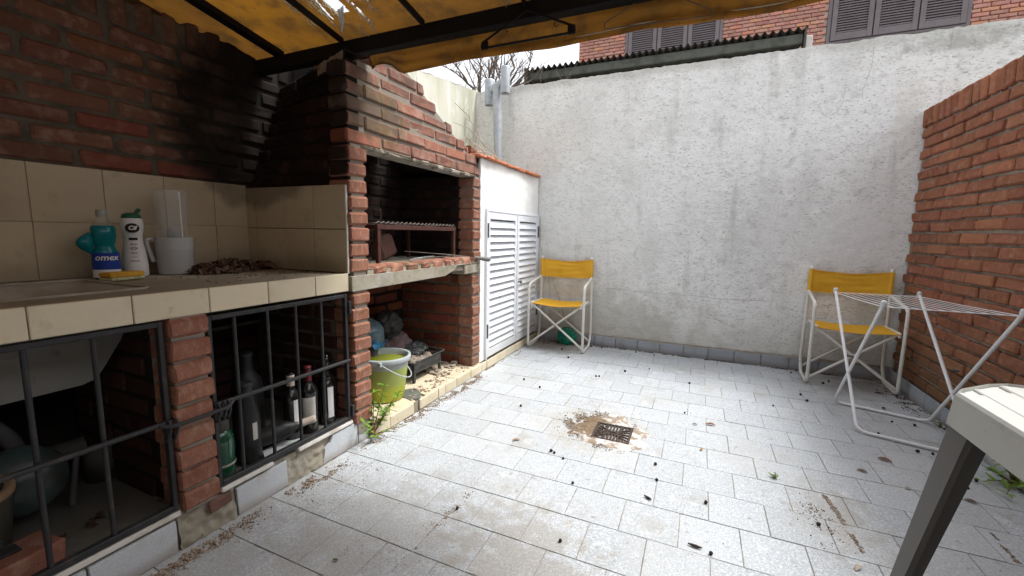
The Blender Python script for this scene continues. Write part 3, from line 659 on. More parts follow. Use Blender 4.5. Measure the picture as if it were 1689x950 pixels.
part('broken_tile', MB().prism([(-1.62, 1.99), (-1.50, 1.95), (-1.48, 2.02), (-1.53, 2.09), (-1.62, 2.12), (-1.66, 2.05)], 2, .060, .072), 'concrete_dark', bq)
part('plinth_tile', MB().prism([(-1.67, 2.0), (-1.62, 2.0), (-1.60, 2.11), (-1.55, 2.08), (-1.48, 2.07), (-1.48, 2.17), (-1.67, 2.17)], 2, .061, .0712), 'cream_tile', bq)

# ================================================================== COUNTER
ct = thing('kitchen_counter', 'long tiled masonry counter with a sunken sink and two barred cupboards beneath', 'counter', (-1.85, .8, 0))
part('base', MB().box((-2.2, -.4, -.01), (-1.520, 1.612, .124)), 'concrete', ct)
part('cupboard_floor', MB().grid(lambda u, v: (-2.2 + .66 * u, -.4 + 1.91 * v, .134 + .002 * nz(u * 20, v * 50)), 20, 50), 'shaded_floor', ct)
for a_, b_ in ((-.3, .335), (.338, .742), (.872, 1.075), (1.19, 1.50)):
    part('sill', MB().bevbox((-1.556, a_, .122), (-1.498, b_, .140), .004, None, .002, random.Random(3)), 'white_sill', ct)
sn = MB().bevbox((-.006, -.1, -.055), (.006, .1, .055), .002).mesh('skirting_tile', 'skirting_near'); fixn(sn)
for a_, b_, t_ in ((-.1, .10, 0), (.103, .303, 0), (.306, .505, 0), (.508, .728, 0), (.925, 1.135, .03), (1.535, 1.605, 0)):
    inst('skirting_tile', sn, ct, (-1.508, (a_ + b_) / 2, .056), (1, (b_ - a_ - .003) / .2, 1), (t_, 0, 0))
part('skirting_tile', MB().prism([(1.315, .002), (1.33, .07), (1.36, .085), (1.375, .115), (1.532, .115), (1.532, .002)], 0, -1.515, -1.503), 'skirting_near', ct)
part('rubble_patch', MB().grid(lambda u, v: (-1.500 - .02 * v + .012 * nz(u * 9, v * 6, 2), .735 + .185 * u, .001 + .155 * v), 24, 20), 'concrete', ct)
part('rubble_patch', MB().grid(lambda u, v: (-1.502 - .016 * v + .010 * nz(u * 9, v * 6, 5), 1.13 + .20 * u, .001 + .122 * v), 24, 16), 'concrete', ct)
part('brick_chip', MB().bevbox((-1.515, .83, .07), (-1.494, .90, .118), .006, None, .008, random.Random(5)), 'stone_brown', ct)
# pier between the cupboards
headers(ct, .745, .132, 9, .0722, -1.487, .118)
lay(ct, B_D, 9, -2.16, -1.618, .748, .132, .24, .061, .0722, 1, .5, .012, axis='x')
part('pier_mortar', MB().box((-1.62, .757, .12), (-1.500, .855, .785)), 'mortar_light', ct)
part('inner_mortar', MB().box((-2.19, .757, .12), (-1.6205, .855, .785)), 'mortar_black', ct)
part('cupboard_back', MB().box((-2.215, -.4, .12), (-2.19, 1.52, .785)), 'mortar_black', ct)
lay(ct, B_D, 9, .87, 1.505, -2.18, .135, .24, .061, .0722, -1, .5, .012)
part('shelf_ledge', MB().box((-2.18, .87, .565), (-2.13, 1.5, .580)), 'concrete_dark', ct)
part('shelf_ledge', MB().box((-2.18, .87, .655), (-2.12, 1.5, .668)), 'concrete_dark', ct)
# worktop slab with the sink cut in it
m = MB()
for a_, b_ in (((-2.196, .79), (-1.506, 1.4995)), ((-2.196, -.4), (-2.10, .79)), ((-1.66, -.4), (-1.506, .79))):
    m.box((a_[0], a_[1], .835), (b_[0], b_[1], .859))
m.box((-2.196, .86, .776), (-1.508, 1.4995, .834)); m.box((-1.66, -.4, .776), (-1.508, .86, .834)); m.box((-2.196, -.4, .776), (-2.12, .86, .834))
part('worktop', m, 'worktop', ct)
m = MB()
def basin(u, v):
    e = min(u, 1 - u) * 5; f_ = min((1 - v) * 5, 9)
    dpt = sm(min(e, 1)) * sm(min(f_, 1))
    return (-2.105 + .45 * u, -.4 + 1.195 * v, .857 - .070 * dpt)
m.grid(basin, 30, 40)
part('sink_basin', m, 'sink_stone', ct, recalc=False)
part('sink_rim', MB().tube([(-1.658, -.4, .860), (-1.658, .775, .860), (-1.69, .795, .860), (-2.08, .795, .860), (-2.105, .77, .860), (-2.105, -.4, .860)], .006, 6), 'sink_stone', ct)
part('sink_underside', MB().prism([(-.4, .545), (.64, .555), (.675, .565), (.70, .60), (.79, .745), (.80, .785), (-.4, .785)], 0, -2.14, -1.78), 'stained_render', ct)
ys = [-.40, -.18, .03, .241, .454, .666, .878, 1.092, 1.311, 1.5]
for a_, b_ in zip(ys[:-1], ys[1:]):
    mb = MB().bevbox((-1.508, a_ + .0015, .778), (-1.499, b_ - .0015, .8615), .003)
    part('edge_tile', mb, 'cream_tile', ct)

# ================================================================== WHITE CABINET
cb = thing('storage_cabinet', 'white plastered masonry cupboard with louvred double doors beside the barbecue', 'cabinet', (-1.8, 3.4, 0))
m = MB()
def plf(a, b, c, d, nu, nv):
    m.grid(lambda u, v: (-1.493 + .004 * nz(u * 6 + a, v * 6 + c), a + (b - a) * u, c + (d - c) * v), nu, nv)
plf(2.790, 2.868, .07, 1.245, 6, 40); plf(2.790, 3.992, 1.245, 1.60, 60, 16)
m.box((-1.56, 2.80, 1.235), (-1.499, 3.99, 1.596)); m.box((-1.56, 2.80, .07), (-1.499, 2.862, 1.235)); m.box((-2.2, 2.80, 1.56), (-1.5, 3.99, 1.598)); m.box((-1.51, 2.789, .07), (-1.497, 2.80, 1.596))
part('rendered_wall', m, 'cabinet_plaster', cb)
part('inside', MB().box((-2.19, 2.81, .07), (-2.17, 3.98, 1.55)), 'void_shade', cb)
yy = 2.72; k = 0
while yy < 3.98:
    ln = R_.uniform(.10, .17); b_ = min(yy + ln, 3.99)
    part('coping_tile', MB().bevbox((-1.60, yy, 1.600 + .003 * (k % 2)), (-1.462 + R_.uniform(-.006, .006), b_ - .003, 1.624 + R_.uniform(-.003, .003)), .006, None, .003, R_), 'terracotta', cb)
    yy = b_; k += 1
part('roof_screed', MB().grid(lambda u, v: (-1.58 - .62 * v, 2.80 + 1.19 * u, 1.612 + .012 * v + .004 * nz(u * 20, v * 20)), 30, 16), 'concrete', cb)
slat_me = MB().bevbox((-.0025, -.5, -.030), (.0025, .5, .030), .001).mesh('slat', 'white_aluminium'); fixn(slat_me)
def louvre_door(y0, y1, hinge_side, lab):
    d = thing('louvred_door', None, None, (-1.49, y0, .08)); d.parent = cb; d.location = Vector((-1.49, y0, .08)) - Vector(cb.location)
    d['label'] = lab
    z0, z1, s = .085, 1.222, .042
    m = MB(); X0, X1 = -1.500, -1.478
    m.bevbox((X0, y0, z0), (X1, y0 + s, z1), .002); m.bevbox((X0, y1 - s, z0), (X1, y1, z1), .002)
    m.bevbox((X0, y0 + s, z0), (X1 - .001, y1 - s, z0 + .065), .002); m.bevbox((X0, y0 + s, z1 - .055), (X1 - .001, y1 - s, z1), .002)
    part('door_frame', m, 'white_aluminium', d)
    n = 18; a, b = z0 + .075, z1 - .065
    for k in range(n):
        z = a + (k + .5) * (b - a) / n
        inst('slat', slat_me, d, (-1.490, (y0 + y1) / 2, z), (1, y1 - y0 - 2 * s + .004, 1.0), (0, math.radians(-24), 0))
    for z in (.30, 1.08):
        yh = y0 - .004 if hinge_side < 0 else y1 + .004
        part('hinge', MB().bevbox((-1.482, yh - .008, z - .055), (-1.466, yh + .008, z + .055), .003), 'pipe_grey', d)
    return d
louvre_door(2.885, 3.452, -1, 'white louvred door leaf nearer the barbecue')
louvre_door(3.462, 3.965, 1, 'white louvred door leaf nearer the back wall')
m = MB(); m.bevbox((-1.505, 2.866, .072), (-1.474, 2.884, 1.245), .002); m.bevbox((-1.505, 3.966, .072), (-1.474, 3.988, 1.245), .002); m.bevbox((-1.505, 2.884, 1.223), (-1.475, 3.966, 1.246), .002)
part('frame', m, 'white_aluminium', cb)
part('knob', MB().lathe([(0, 0), (.006, 0), (.006, .018), (.014, .024), (.014, .034), (0, .038)], (0, 0, 0), 12, Matrix.Translation((-1.478, 3.485, .63)) @ Matrix.Rotation(PI / 2, 4, 'Y')), 'pipe_grey', cb)

# ================================================================== NEIGHBOUR'S SHED ROOF
sh = thing('corrugated_lean_to', 'dark corrugated sheet roof with a grey fascia showing above the white wall', 'roof', (-.7, 5.5, 2.5))
def corr(u, v):
    x = -2.3 + 3.17 * u; return (x, 5.5 + 1.9 * v, 3.222 + .019 * math.sin(x * 2 * PI / .076) - .12 * v)
part('roof_sheet', MB().grid(corr, 500, 4).grid(lambda u, v: (corr(u, v)[0], corr(u, v)[1] + .003, corr(u, v)[2] - .006), 500, 1), 'roof_sheet', sh, recalc=False)
part('fascia_beam', MB().bevbox((-2.24, 5.54, 3.085), (.84, 5.64, 3.19), .01), 'concrete_dark', sh)
part('rear_wall', MB().box((-2.2, 6.4, 0), (.84, 6.5, 3.05)).box((-2.2, 5.7, 0), (-2.1, 6.4, 3.05)).box((.74, 5.7, 0), (.84, 6.4, 3.05)), 'void_shade', sh)  # walls coloured near-black to paint the shadow under the roof
part('post', MB().bevbox((.85, 5.52, 0), (.92, 5.60, 3.15), .005), 'white_sill', sh)
part('gable_sheet', MB().prism([(5.5, 2.9), (5.64, 2.9), (5.64, 3.20), (5.5, 3.23)], 0, .842, .86).prism([(5.5, 2.98), (5.9, 2.9), (5.9, 3.18), (5.5, 3.24)], 0, -2.30, -2.25), 'roof_sheet', sh)

# ================================================================== NEIGHBOUR'S BRICK HOUSE
hsx = thing('brick_house', 'upstairs brick house wall with grey louvred shutters rising behind the white wall', 'house', (1.5, 12, 0))
part('wall_core', MB().box((-3.40, 12.02, 0), (10, 14.5, 8.2)), 'mortar_house', hsx)
B_HO = []
for k in range(4):
    me = MB().bevbox((-.125, -.03, -.033), (.125, .03, .033), .006, None, .004, random.Random(k + 70)).mesh('brick', 'brick_house'); fixn(me); B_HO.append(me)
WINS = ((-2.08, .08, 4.6, 6.75), (2.30, 4.56, 5.38, 7.6))
rest = MB()
for k in range(52):
    z = 4.3 + k * .0815; x = -3.38 - (.135 if k % 2 else 0)
    while x < 9.6:
        a_, b_ = max(x, -3.39), x + .25
        cxx = (a_ + b_) / 2; hit = False
        for wx0, wx1, wz0, wz1 in WINS:
            if wz0 - .04 < z < wz1 + .04 and b_ > wx0 - .06 and a_ < wx1 + .06:
                hit = True
                if a_ < wx0 - .08: b_ = wx0 - .065; hit = False
                elif b_ > wx1 + .08: a_ = wx1 + .065; hit = False
        if not hit and b_ - a_ > .05:
            cxx = (a_ + b_) / 2
            vis = (5.55 < z < 6.36 and cxx < 1.0) or (5.18 < z < 6.36 and 1.0 <= cxx < 2.3) or (5.15 < z < 6.2 and 4.56 < cxx < 5.9)
            if vis: inst('brick', B_HO[k % 4], hsx, (cxx, 12.015 - .012, z), ((b_ - a_) / .25, 1, 1), (0, R_.uniform(-.01, .01), 0))
            else: rest.box((a_, 11.99, z - .033), (b_, 12.03, z + .033))
        x += .272
part('far_bricks', rest, 'brick_house', hsx, 'stuff')
for wx0, wx1, wz0, wz1 in WINS:
    wroot = part('window_frame', MB().box((wx0 - .06, 11.955, wz0 - .05), (wx0, 12.05, wz1)).box((wx1, 11.955, wz0 - .05), (wx1 + .06, 12.05, wz1)).box((wx0, 11.957, wz0 - .05), (wx1, 12.05, wz0)).box((wx0, 12.0, wz0), (wx1, 12.015, wz1)), 'shutter_wood', hsx)
    n = 3; wpan = (wx1 - wx0) / n
    for k in range(n):
        a_, b_ = wx0 + k * wpan + .012, wx0 + (k + 1) * wpan - .012; f_ = .09
        part('shutter', MB().bevbox((a_, 11.93, wz0 + .01), (a_ + f_, 11.975, wz1), .004).bevbox((b_ - f_, 11.93, wz0 + .01), (b_, 11.975, wz1), .004).bevbox((a_ + f_, 11.932, wz0 + .01), (b_ - f_, 11.973, wz0 + .15), .004), 'shutter_wood', wroot)
        sl = MB(); z = wz0 + .18
        while z < wz1:
            sl.box((a_ + f_, -.004, -.024), (b_ - f_, .004, .024), Matrix.Translation((0, 11.955, z)) @ Matrix.Rotation(math.radians(-38), 4, 'X')); z += .052
        part('slats', sl, 'shutter_wood', wroot, 'stuff')

# another house further left, glimpsed through the tear in the awning
# ================================================================== AWNING
aw = thing('awning', 'worn orange canvas awning on a black steel frame, torn and frayed near the barbecue', 'awning', (-.8, 1.0, 1.9))
def cz(y): return 1.948 + .18 * (1.62 - y)
hole = [(-1.456, 1.376), (-1.409, 1.397), (-1.412, 1.423), (-1.418, 1.464), (-1.45, 1.476), (-1.475, 1.455), (-1.480, 1.40), (-1.49, 1.30), (-1.475, 1.28), (-1.455, 1.33)]
def inpoly(x, y, P):
    c = False; j = len(P) - 1
    for i in range(len(P)):
        if (P[i][1] > y) != (P[j][1] > y) and x < (P[j][0] - P[i][0]) * (y - P[i][1]) / (P[j][1] - P[i][1]) + P[i][0]: c = not c
        j = i
    return c
AX0, AX1, AY0, AY1 = -2.30, .50, -1.05, 1.66  # unseen rear lengthened back to the house to cut light from behind
slits = [[(-1.634, 1.10), (-1.634, 1.324), (-1.640, 1.385), (-1.636, 1.50)], [(-1.506, 1.20), (-1.506, 1.361), (-1.524, 1.422), (-1.540, 1.50)], [(-1.365, 1.20), (-1.368, 1.402), (-1.368, 1.467), (-1.373, 1.543)], [(-1.289, 1.33), (-1.289, 1.425), (-1.294, 1.46)]]
sr = random.Random(77)
def slit(x, y):
    for s in slits:
        for a_, b_ in zip(s[:-1], s[1:]):
            if a_[1] <= y <= b_[1]:
                xx = a_[0] + (b_[0] - a_[0]) * (y - a_[1]) / (b_[1] - a_[1])
                if abs(x - xx) < .0036 and sr.random() < .8: return True
    return False
def can(u, v):
    x = AX0 + (AX1 - AX0) * u; y = AY0 + (AY1 - AY0) * v
    sag = -.006 * (1 - math.cos((x + 1.6) * 2 * PI / .463)) + .004 * nz(x, y, 2, 4)
    return (x, y, cz(y) + .006 + sag + .004)
part('canvas', MB().grid(can, 460, 200, True, lambda u, v: inpoly(AX0 + (AX1 - AX0) * u, AY0 + (AY1 - AY0) * v, hole) or slit(AX0 + (AX1 - AX0) * u, AY0 + (AY1 - AY0) * v)), 'awning_canvas', aw, recalc=False)
Mt = Matrix.Identity(4)
part('front_beam', MB().bevbox((-2.30, 1.60, 1.872), (.50, 1.65, 1.938), .004), 'black_steel', aw)
def bar(x, wd=.022, y0=-1.05, y1=1.60):
    dz = -.012
    vs = [(x - wd / 2, y0, cz(y0) - .03), (x + wd / 2, y0, cz(y0) - .03), (x + wd / 2, y1, cz(y1) - .03), (x - wd / 2, y1, cz(y1) - .03),
          (x - wd / 2, y0, cz(y0) - .004), (x + wd / 2, y0, cz(y0) - .004), (x + wd / 2, y1, cz(y1) - .004), (x - wd / 2, y1, cz(y1) - .004)]
    return MB().add(vs, [(0, 3, 2, 1), (4, 5, 6, 7), (0, 1, 5, 4), (1, 2, 6, 5), (2, 3, 7, 6), (3, 0, 4, 7)])
part('side_rail', bar(-2.005, .05), 'black_steel', aw)
for x in (-1.588, -1.134, -.672, -.21, .25): part('cross_bar', bar(x, .010), 'black_steel', aw)
part('rear_beam', MB().bevbox((-2.30, -1.08, cz(-1.05) - .055), (.5, -1.04, cz(-1.05)), .004), 'black_steel', aw)
# hanging valance
def val(u, v):
    x = -1.492 + 1.99 * u
    low = 1.785 + .006 * nz(x, 0, 5, 3)
    if x < -1.30:
        t = (x + 1.492) / .19; low = [1.80, 1.835, 1.838, 1.83, 1.800, 1.782][min(5, int(t * 5))] * (1 - (t * 5 % 1)) + [1.80, 1.835, 1.838, 1.83, 1.800, 1.782][min(5, int(t * 5) + 1)] * (t * 5 % 1)
        if x < -1.475: low = 1.865 - (x + 1.492) * 3.5
    z = 1.936 - (1.936 - low) * v
    y = 1.655 + .015 * v + .012 * v * math.sin(x * 9 + .6) + .014 * v * nz(x, v, 1, 5)
    return (x, y, z)
part('valance', MB().grid(val, 220, 14), 'awning_canvas', aw, recalc=False)
part('hem', MB().tube([(lambda q: (q[0], q[1] - .002, q[2] + .022))(val(.45 + .55 * k / 60, 1)) for k in range(61)], .0022, 5), 'thread', aw)
# frayed threads along the rips
rips = [[(-1.634, 1.22), (-1.634, 1.324), (-1.640, 1.385), (-1.636, 1.532)], [(-1.506, 1.30), (-1.506, 1.361), (-1.524, 1.422), (-1.546, 1.527)], [(-1.468, 1.30), (-1.47, 1.372), (-1.471, 1.433), (-1.478, 1.493)],
        [(-1.365, 1.30), (-1.368, 1.402), (-1.368, 1.467), (-1.373, 1.543), (-1.395, 1.61)], [(-1.289, 1.36), (-1.289, 1.425), (-1.296, 1.476)], [(-1.433, 1.534), (-1.448, 1.58)], [(-1.02, 1.40), (-1.03, 1.48)], [(-.74, 1.55), (-.745, 1.60)], [(-1.54, 1.3), (-1.535, 1.45)]]
fr = MB(); rr = random.Random(4)
for rp in rips:
    P = [Vector((x, y, cz(y) - .004)) for x, y in rp]
    D = []
    for a_, b_ in zip(P[:-1], P[1:]):
        for k in range(8): D.append(a_.lerp(b_, k / 8) + Vector((rr.uniform(-.003, .003), 0, rr.uniform(-.006, .001))))
    fr.tube(D, [.0012 + .0030 * rr.random() for _ in D], 4)
    for k in range(len(D)):
        q = rr.choice(D); e = q + Vector((rr.uniform(-.018, .018), rr.uniform(.0, .05), rr.uniform(-.022, .0)))
        mdl = q.lerp(e, .5) + Vector((rr.uniform(-.008, .008), 0, rr.uniform(-.01, .004))); fr.tube([q, mdl, e], .0010, 3)
part('frayed_threads', fr, 'thread', aw, 'stuff')
part('torn_flap', MB().grid(lambda u, v: (-1.455 - .10 * v + .055 * u * (1 - v * .8) - .02 * v * v, 1.44 + .15 * v - .02 * u, cz(1.44 + .15 * v) - .006 - .03 * math.sin(PI * v) * (1 - .4 * u) + .004 * nz(u * 4, v * 4)), 10, 16), 'plastic_frost', aw)

# ================================================================== THINGS
# ---- coat hangers on the awning beam
def hanger(label, L, Rr, apex, hook_top, mat, y, r, hooks, grp):
    h = thing('coat_hanger', label, 'hanger', (apex[0], y, apex[1]), grp)
    lx, lz = L; rx, rz = Rr; ax, az = apex
    part('body', MB().tube(rounded([(ax, y, az), (lx, y, lz + .012), (lx - .003, y, lz - .008), (rx + .003, y, rz - .008), (rx, y, rz + .012)], .012, 4, True), r, 6, closed=True), mat, h)
    part('hook', MB().tube([(ax, y, az), (ax, y, az + .02)] + [(ax + .018 * math.sin(t * PI / 6), y, az + .038 - .018 * math.cos(t * PI / 6)) for t in range(0, 10)], r * .8, 6), mat, h)
    if hooks:
        for s_, (cx_, cz_) in ((1, (lx + .012, lz + .005)), (-1, (rx - .010, rz + .006))):
            part('end_pad', MB().bevbox((cx_ - .014, y - .006, cz_ - .020), (cx_ + .014, y + .006, cz_ + .012), .004), mat, h)
        for t in (.27, .80):
            px = lx + (rx - lx) * (t if t < .5 else t); zz = (lz + (az - lz) * t * 2) if t < .5 else (rz + (az - rz) * (1 - t) * 2)
            part('strap_hook', MB().tube([(px, y, zz), (px, y, zz - .014), (px + .008, y, zz - .020), (px + .013, y, zz - .012)], .0018, 5), mat, h)
hanger('black plastic coat hanger with strap hooks hanging below the awning beam', (-.846, 1.795), (-.470, 1.795), (-.656, 1.895), None, 'black_steel', 1.585, .0042, True, None)
hanger('thin dark wire coat hanger hanging in front of the orange valance', (-.372, 1.812), (-.02, 1.795), (-.20, 1.905), None, 'cable', 1.64, .0016, False, None)

# ---- galvanised flue
fl_ = thing('vent_pipe', 'galvanised flue pipe with an H-shaped cowl rising from the white cabinet roof', 'pipe', (-1.87, 3.86, 1.6))
part('pipe', MB().tube([(-1.86, 3.86, 1.55), (-1.895, 3.86, 2.47)], .041, 18), 'galvanised', fl_)
part('cross_pipe', MB().tube([(-2.00, 3.905, 2.44), (-1.79, 3.825, 2.50)], .036, 16), 'galvanised', fl_)
for (x_, y_, z0_, z1_) in ((-1.79, 3.825, 2.375, 2.615), (-2.00, 3.905, 2.31, 2.55)):
    part('cowl_tube', MB().lathe([(.044, z0_), (.046, z0_ + .01), (.046, z1_ - .01), (.044, z1_), (.040, z1_), (.040, z0_), (.044, z0_)], (x_, y_, 0), 20), 'galvanised', fl_)
    part('cowl_tube_inside', MB().lathe([(0, z0_ + .02), (.040, z0_ + .02)], (x_, y_, 0), 16), 'void_shade', fl_)

# ---- bare tree behind the wall
def branch(mb, p, d, ln, r, depth, rnd, lo=.35):
    n = 6; P = [Vector(p)]; dd = Vector(d).normalized()
    for k in range(n):
        dd = (dd + Vector((rnd.uniform(-.24, .24), rnd.uniform(-.2, .2), rnd.uniform(-.16, .22)))).normalized(); P.append(P[-1] + dd * ln / n)
    mb.tube(P, [r * (1 - .55 * k / n) for k in range(n + 1)], 5 if depth > 1 else 4, cap=False)
    if depth <= 0: return
    for k in range(rnd.randint(3, 4)):
        i = rnd.randint(2, n); a = rnd.uniform(0, 2 * PI)
        nd = (dd + Vector((math.cos(a), math.sin(a) * .7, rnd.uniform(-.35, .8))) * .9)
        branch(mb, P[i], nd, ln * rnd.uniform(.5, .75), r * .52, depth - 1, rnd)
tr = thing('bare_tree', 'leafless tree with a tangle of grey twigs behind the boundary wall corner', 'tree', (-2.75, 5.3, 0))
rnd = random.Random(21)
part('trunk', MB().tube([(-2.75, 5.3, 0), (-2.70, 5.3, 1.2), (-2.78, 5.25, 2.2), (-2.72, 5.2, 2.75)], [.09, .075, .06, .045], 10), 'bark', tr)
cr = MB()
for dvec in ((.9, -.1, .35), (-.7, .1, .6), (.3, -.3, .8), (.7, .3, .6), (-.3, -.3, .9), (1.0, 0, .12), (.1, .2, 1), (-.9, 0, .2), (1, -.2, .5), (.5, -.4, .25)):
    branch(cr, (-2.72 + rnd.uniform(-.05, .05), 5.2, 2.65 + rnd.uniform(-.15, .12)), dvec, rnd.uniform(.55, .85), .022, 3, rnd)
part('crown', cr, 'bark', tr, recalc=False)
# dead vine twigs on the cabinet roof
vt = thing('dead_vine', 'thin pale dead twigs sprouting over the terracotta coping of the white cabinet', 'twigs', (-1.6, 3.0, 1.6))
mb = MB(); rnd = random.Random(5)
for a_, b_ in (((-1.62, 2.72, 1.62), (-1.50, 3.25, 1.63)), ((-1.7, 2.75, 1.85), (-1.52, 3.22, 1.62)), ((-1.66, 2.76, 1.74), (-1.57, 2.98, 1.63)), ((-1.72, 2.82, 2.0), (-1.60, 3.05, 1.72)), ((-1.6, 2.70, 1.66), (-1.53, 2.95, 1.65))):
    A = Vector(a_); B = Vector(b_); P = [A.lerp(B, k / 8) + Vector((rnd.uniform(-.012, .012), 0, .05 * math.sin(PI * k / 8) + rnd.uniform(-.01, .01))) for k in range(9)]
    mb.tube(P, [.0022 + .0022 * k / 8 for k in range(9)], 5)
    for k in range(4):
        q = P[rnd.randint(1, 6)]; e = q + Vector((rnd.uniform(-.05, .05), rnd.uniform(-.06, .04), rnd.uniform(.01, .09))); mb.tube([q, q.lerp(e, .5) + Vector((.004, .003, -.004)), e], .0014, 4)
part('twigs', mb, 'pale_twig', vt)

# ---- iron gates
def gate(label, y0, y1, xs_, zb, zt, zm, loc):
    g_ = thing('iron_gate', label, 'gate', loc, 'barred cupboard gates under the counter')
    X = -1.512; t_ = .011
    part('frame', MB().bevbox((X - t_, y0, zb), (X + t_, y0 + .014, zt), .002).bevbox((X - t_, y1 - .014, zb), (X + t_, y1, zt), .002).bevbox((X - t_, y0 + .014, zb), (X + t_, y1 - .014, zb + .020), .002).bevbox((X - t_, y0 + .014, zt - .016), (X + t_, y1 - .014, zt), .002), 'gate_iron', g_)
    for y in xs_: part('bar', MB().tube([(X, y + rnd.uniform(-.001, .001), zb + .01), (X, y, zt - .01)], .0068, 8), 'gate_iron', g_)
    part('rail', MB().tube([(X + .012, y0, zm + .005), (X + .013, (y0 + y1) / 2, zm), (X + .012, y1, zm - .003)], .0085, 8), 'gate_iron', g_)
    return g_
g1 = gate('black barred iron gate nearest the camera, in front of the sink cupboard', -.1, .738, (.05, .18, .312, .442, .575), .145, .772, .452, (-1.512, .3, .14))
g2 = gate('black barred iron gate across the cupboard holding the bottles', .866, 1.488, (.962, 1.090, 1.215, 1.344), .145, .765, .448, (-1.512, 1.2, .14))
part('latch_loop', MB().tube(rounded([(-1.49, .70, .448), (-1.475, .73, .44), (-1.475, .90, .44), (-1.49, .925, .45)], .01, 3), .0065, 8), 'gate_iron', g1)
for y in (.722, .742, .872, .892, .908):
    part('latch_ring', MB().tube([(-1.498 + .020 * math.cos(t * PI / 6), y + .004 * math.sin(t * PI / 3), .425 + .034 * math.sin(t * PI / 6)) for t in range(12)], .0045, 6, closed=True), 'gate_iron', g1 if y < .8 else g2)
for z in (.70, .19): part('hinge', MB().bevbox((-1.512, 1.488, z - .03), (-1.488, 1.502, z + .03), .003), 'gate_iron', g2)

# ---- folding director's chairs (built facing -y, origin on the floor at the centre)
def make_chair():
    r = thing('folding_chair', 'x', 'chair', (0, 0, 0), 'yellow director chairs by the back wall')
    W = .258; F, B = -.165, .165; T = .0115
    for s in (-1, 1):
        pts = rounded([(s * .243, B, .845), (s * .250, B, .60), (s * W, B, .10), (s * W, B - .07, .0125), (s * W, F, .0125), (s * W, F, .60), (s * .250, B - .012, .652)], .045, 5)
        part('side_frame', MB().tube(pts, T, 10), 'chair_frame', r, world=False)
        part('post_cap', MB().lathe([(0, .85), (.012, .848), (.014, .842), (.0135, .83)], (s * .243, B, 0), 10), 'white_paint', r, world=False)
        part('seat_rail', MB().tube(rounded([(s * .232, F + .01, .405), (s * .232, F + .005, .432), (s * .232, B - .01, .425), (s * .232, B - .01, .40)], .02, 4), .0095, 8), 'chair_frame', r, world=False)
    for y, zt in ((F + .012, .425), (B - .012, .415)):
        part('cross_brace', MB().tube([(-.232, y, zt), (.248, y - .004, .045)], .0095, 8), 'chair_frame', r, world=False)
        part('cross_brace', MB().tube([(.232, y + .014, zt), (-.248, y + .012, .045)], .0095, 8), 'chair_frame', r, world=False)
        part('rivet', MB().tube([(0, y - .014, .236), (0, y + .028, .236)], .005, 8), 'pipe_grey', r, world=False)
    def seat(u, v):
        x = -.240 + .48 * u; y = F - .005 + (.325) * v
        return (x, y, .438 - .026 * math.sin(PI * u) * (1 - .15 * v) - .006 * abs(math.cos(PI * u)) ** 8 + .002 * nz(u * 5, v * 4))
    part('seat_canvas', MB().grid(seat, 28, 12).grid(lambda u, v: tuple(a - b for a, b in zip(seat(u, v), (0, 0, .003))), 28, 12), 'yellow_canvas', r, world=False, recalc=False)
    def back(u, v):
        x = -.256 + .512 * u; bow = math.sin(PI * u)
        ztop = .828 - .024 * bow + .004 * nz(u * 5, 2); zbot = .652 - .008 * bow - .004 * nz(u * 4, 5)
        z = zbot + (ztop - zbot) * v
        y = B - .013 + .030 * bow * (1 - .25 * v) + .010 * nz(u * 2, v * 7, 3) * bow + .005 * nz(u * 5, v * 16, 6) * bow
        return (x, y, z + .002 * nz(u * 4, v * 2))
    part('back_canvas', MB().grid(back, 30, 12).grid(lambda u, v: tuple(a + b for a, b in zip(back(u, v), (0, .003, 0))), 30, 12), 'yellow_canvas', r, world=False, recalc=False)
    for s in (-1, 1):
        part('canvas_sleeve', MB().lathe([(.0155, .655), (.0165, .66), (.0165, .822), (.0155, .827)], (s * .244, B, 0), 12), 'yellow_canvas', r, world=False)
    part('top_hem', MB().tube([(lambda q: (q[0], q[1] - .002, q[2] - .004))(back(k / 24, 1)) for k in range(25)], .0035, 6), 'yellow_canvas', r, world=False)
    return r
ch = make_chair()
ch.location = (-1.165, 3.785, 0); ch.rotation_euler = (0, 0, math.radians(1.5)); ch['label'] = 'yellow canvas folding chair beside the white louvred cabinet doors'
c2 = copy_tree(ch); c2.location = (1.045, 3.785, 0); c2.rotation_euler = (0, 0, math.radians(-2)); c2['label'] = 'yellow canvas folding chair standing behind the clothes airer near the brick wall'

# ---- clothes airer
ar = thing('clothes_airer', 'white folding clothes airer with thin wires standing in front of the right chair', 'clothes rack', (1.05, 3.0, 0))
A1t, A2t, B1t, B2t = Vector((.86, 3.50, .712)), Vector((1.28, 3.45, .722)), Vector((.86, 2.675, .738)), Vector((1.285, 2.52, .757))
A1b, A2b, B1b, B2b = Vector((.86, 2.81, .012)), Vector((1.285, 2.69, .012)), Vector((.86, 3.27, .012)), Vector((1.285, 3.14, .012))
part('leg_frame', MB().tube(rounded([A1t, A1b, A2b, A2t], .05, 6), .0088, 10), 'white_paint', ar)
part('leg_frame', MB().tube(rounded([B1t, B1b, B2b, B2t], .05, 6), .0088, 10), 'white_paint', ar)
for q in (A1t, A2t, B1t, B2t): part('end_cap', MB().lathe([(0, .022), (.010, .019), (.013, .010), (.013, -.012), (.010, -.016)], tuple(q), 12), 'plastic_white', ar)
for k in range(11):
    t = k / 10; a_ = A1t.lerp(A2t, t) + Vector((0, 0, -.012)); b_ = B1t.lerp(B2t, t) + Vector((0, 0, -.012))
    part('wire', MB().tube([a_, a_.lerp(b_, .5) + Vector((0, 0, -.003)), b_], .0021 if k in (0, 10) else .0017, 6), 'white_paint', ar)
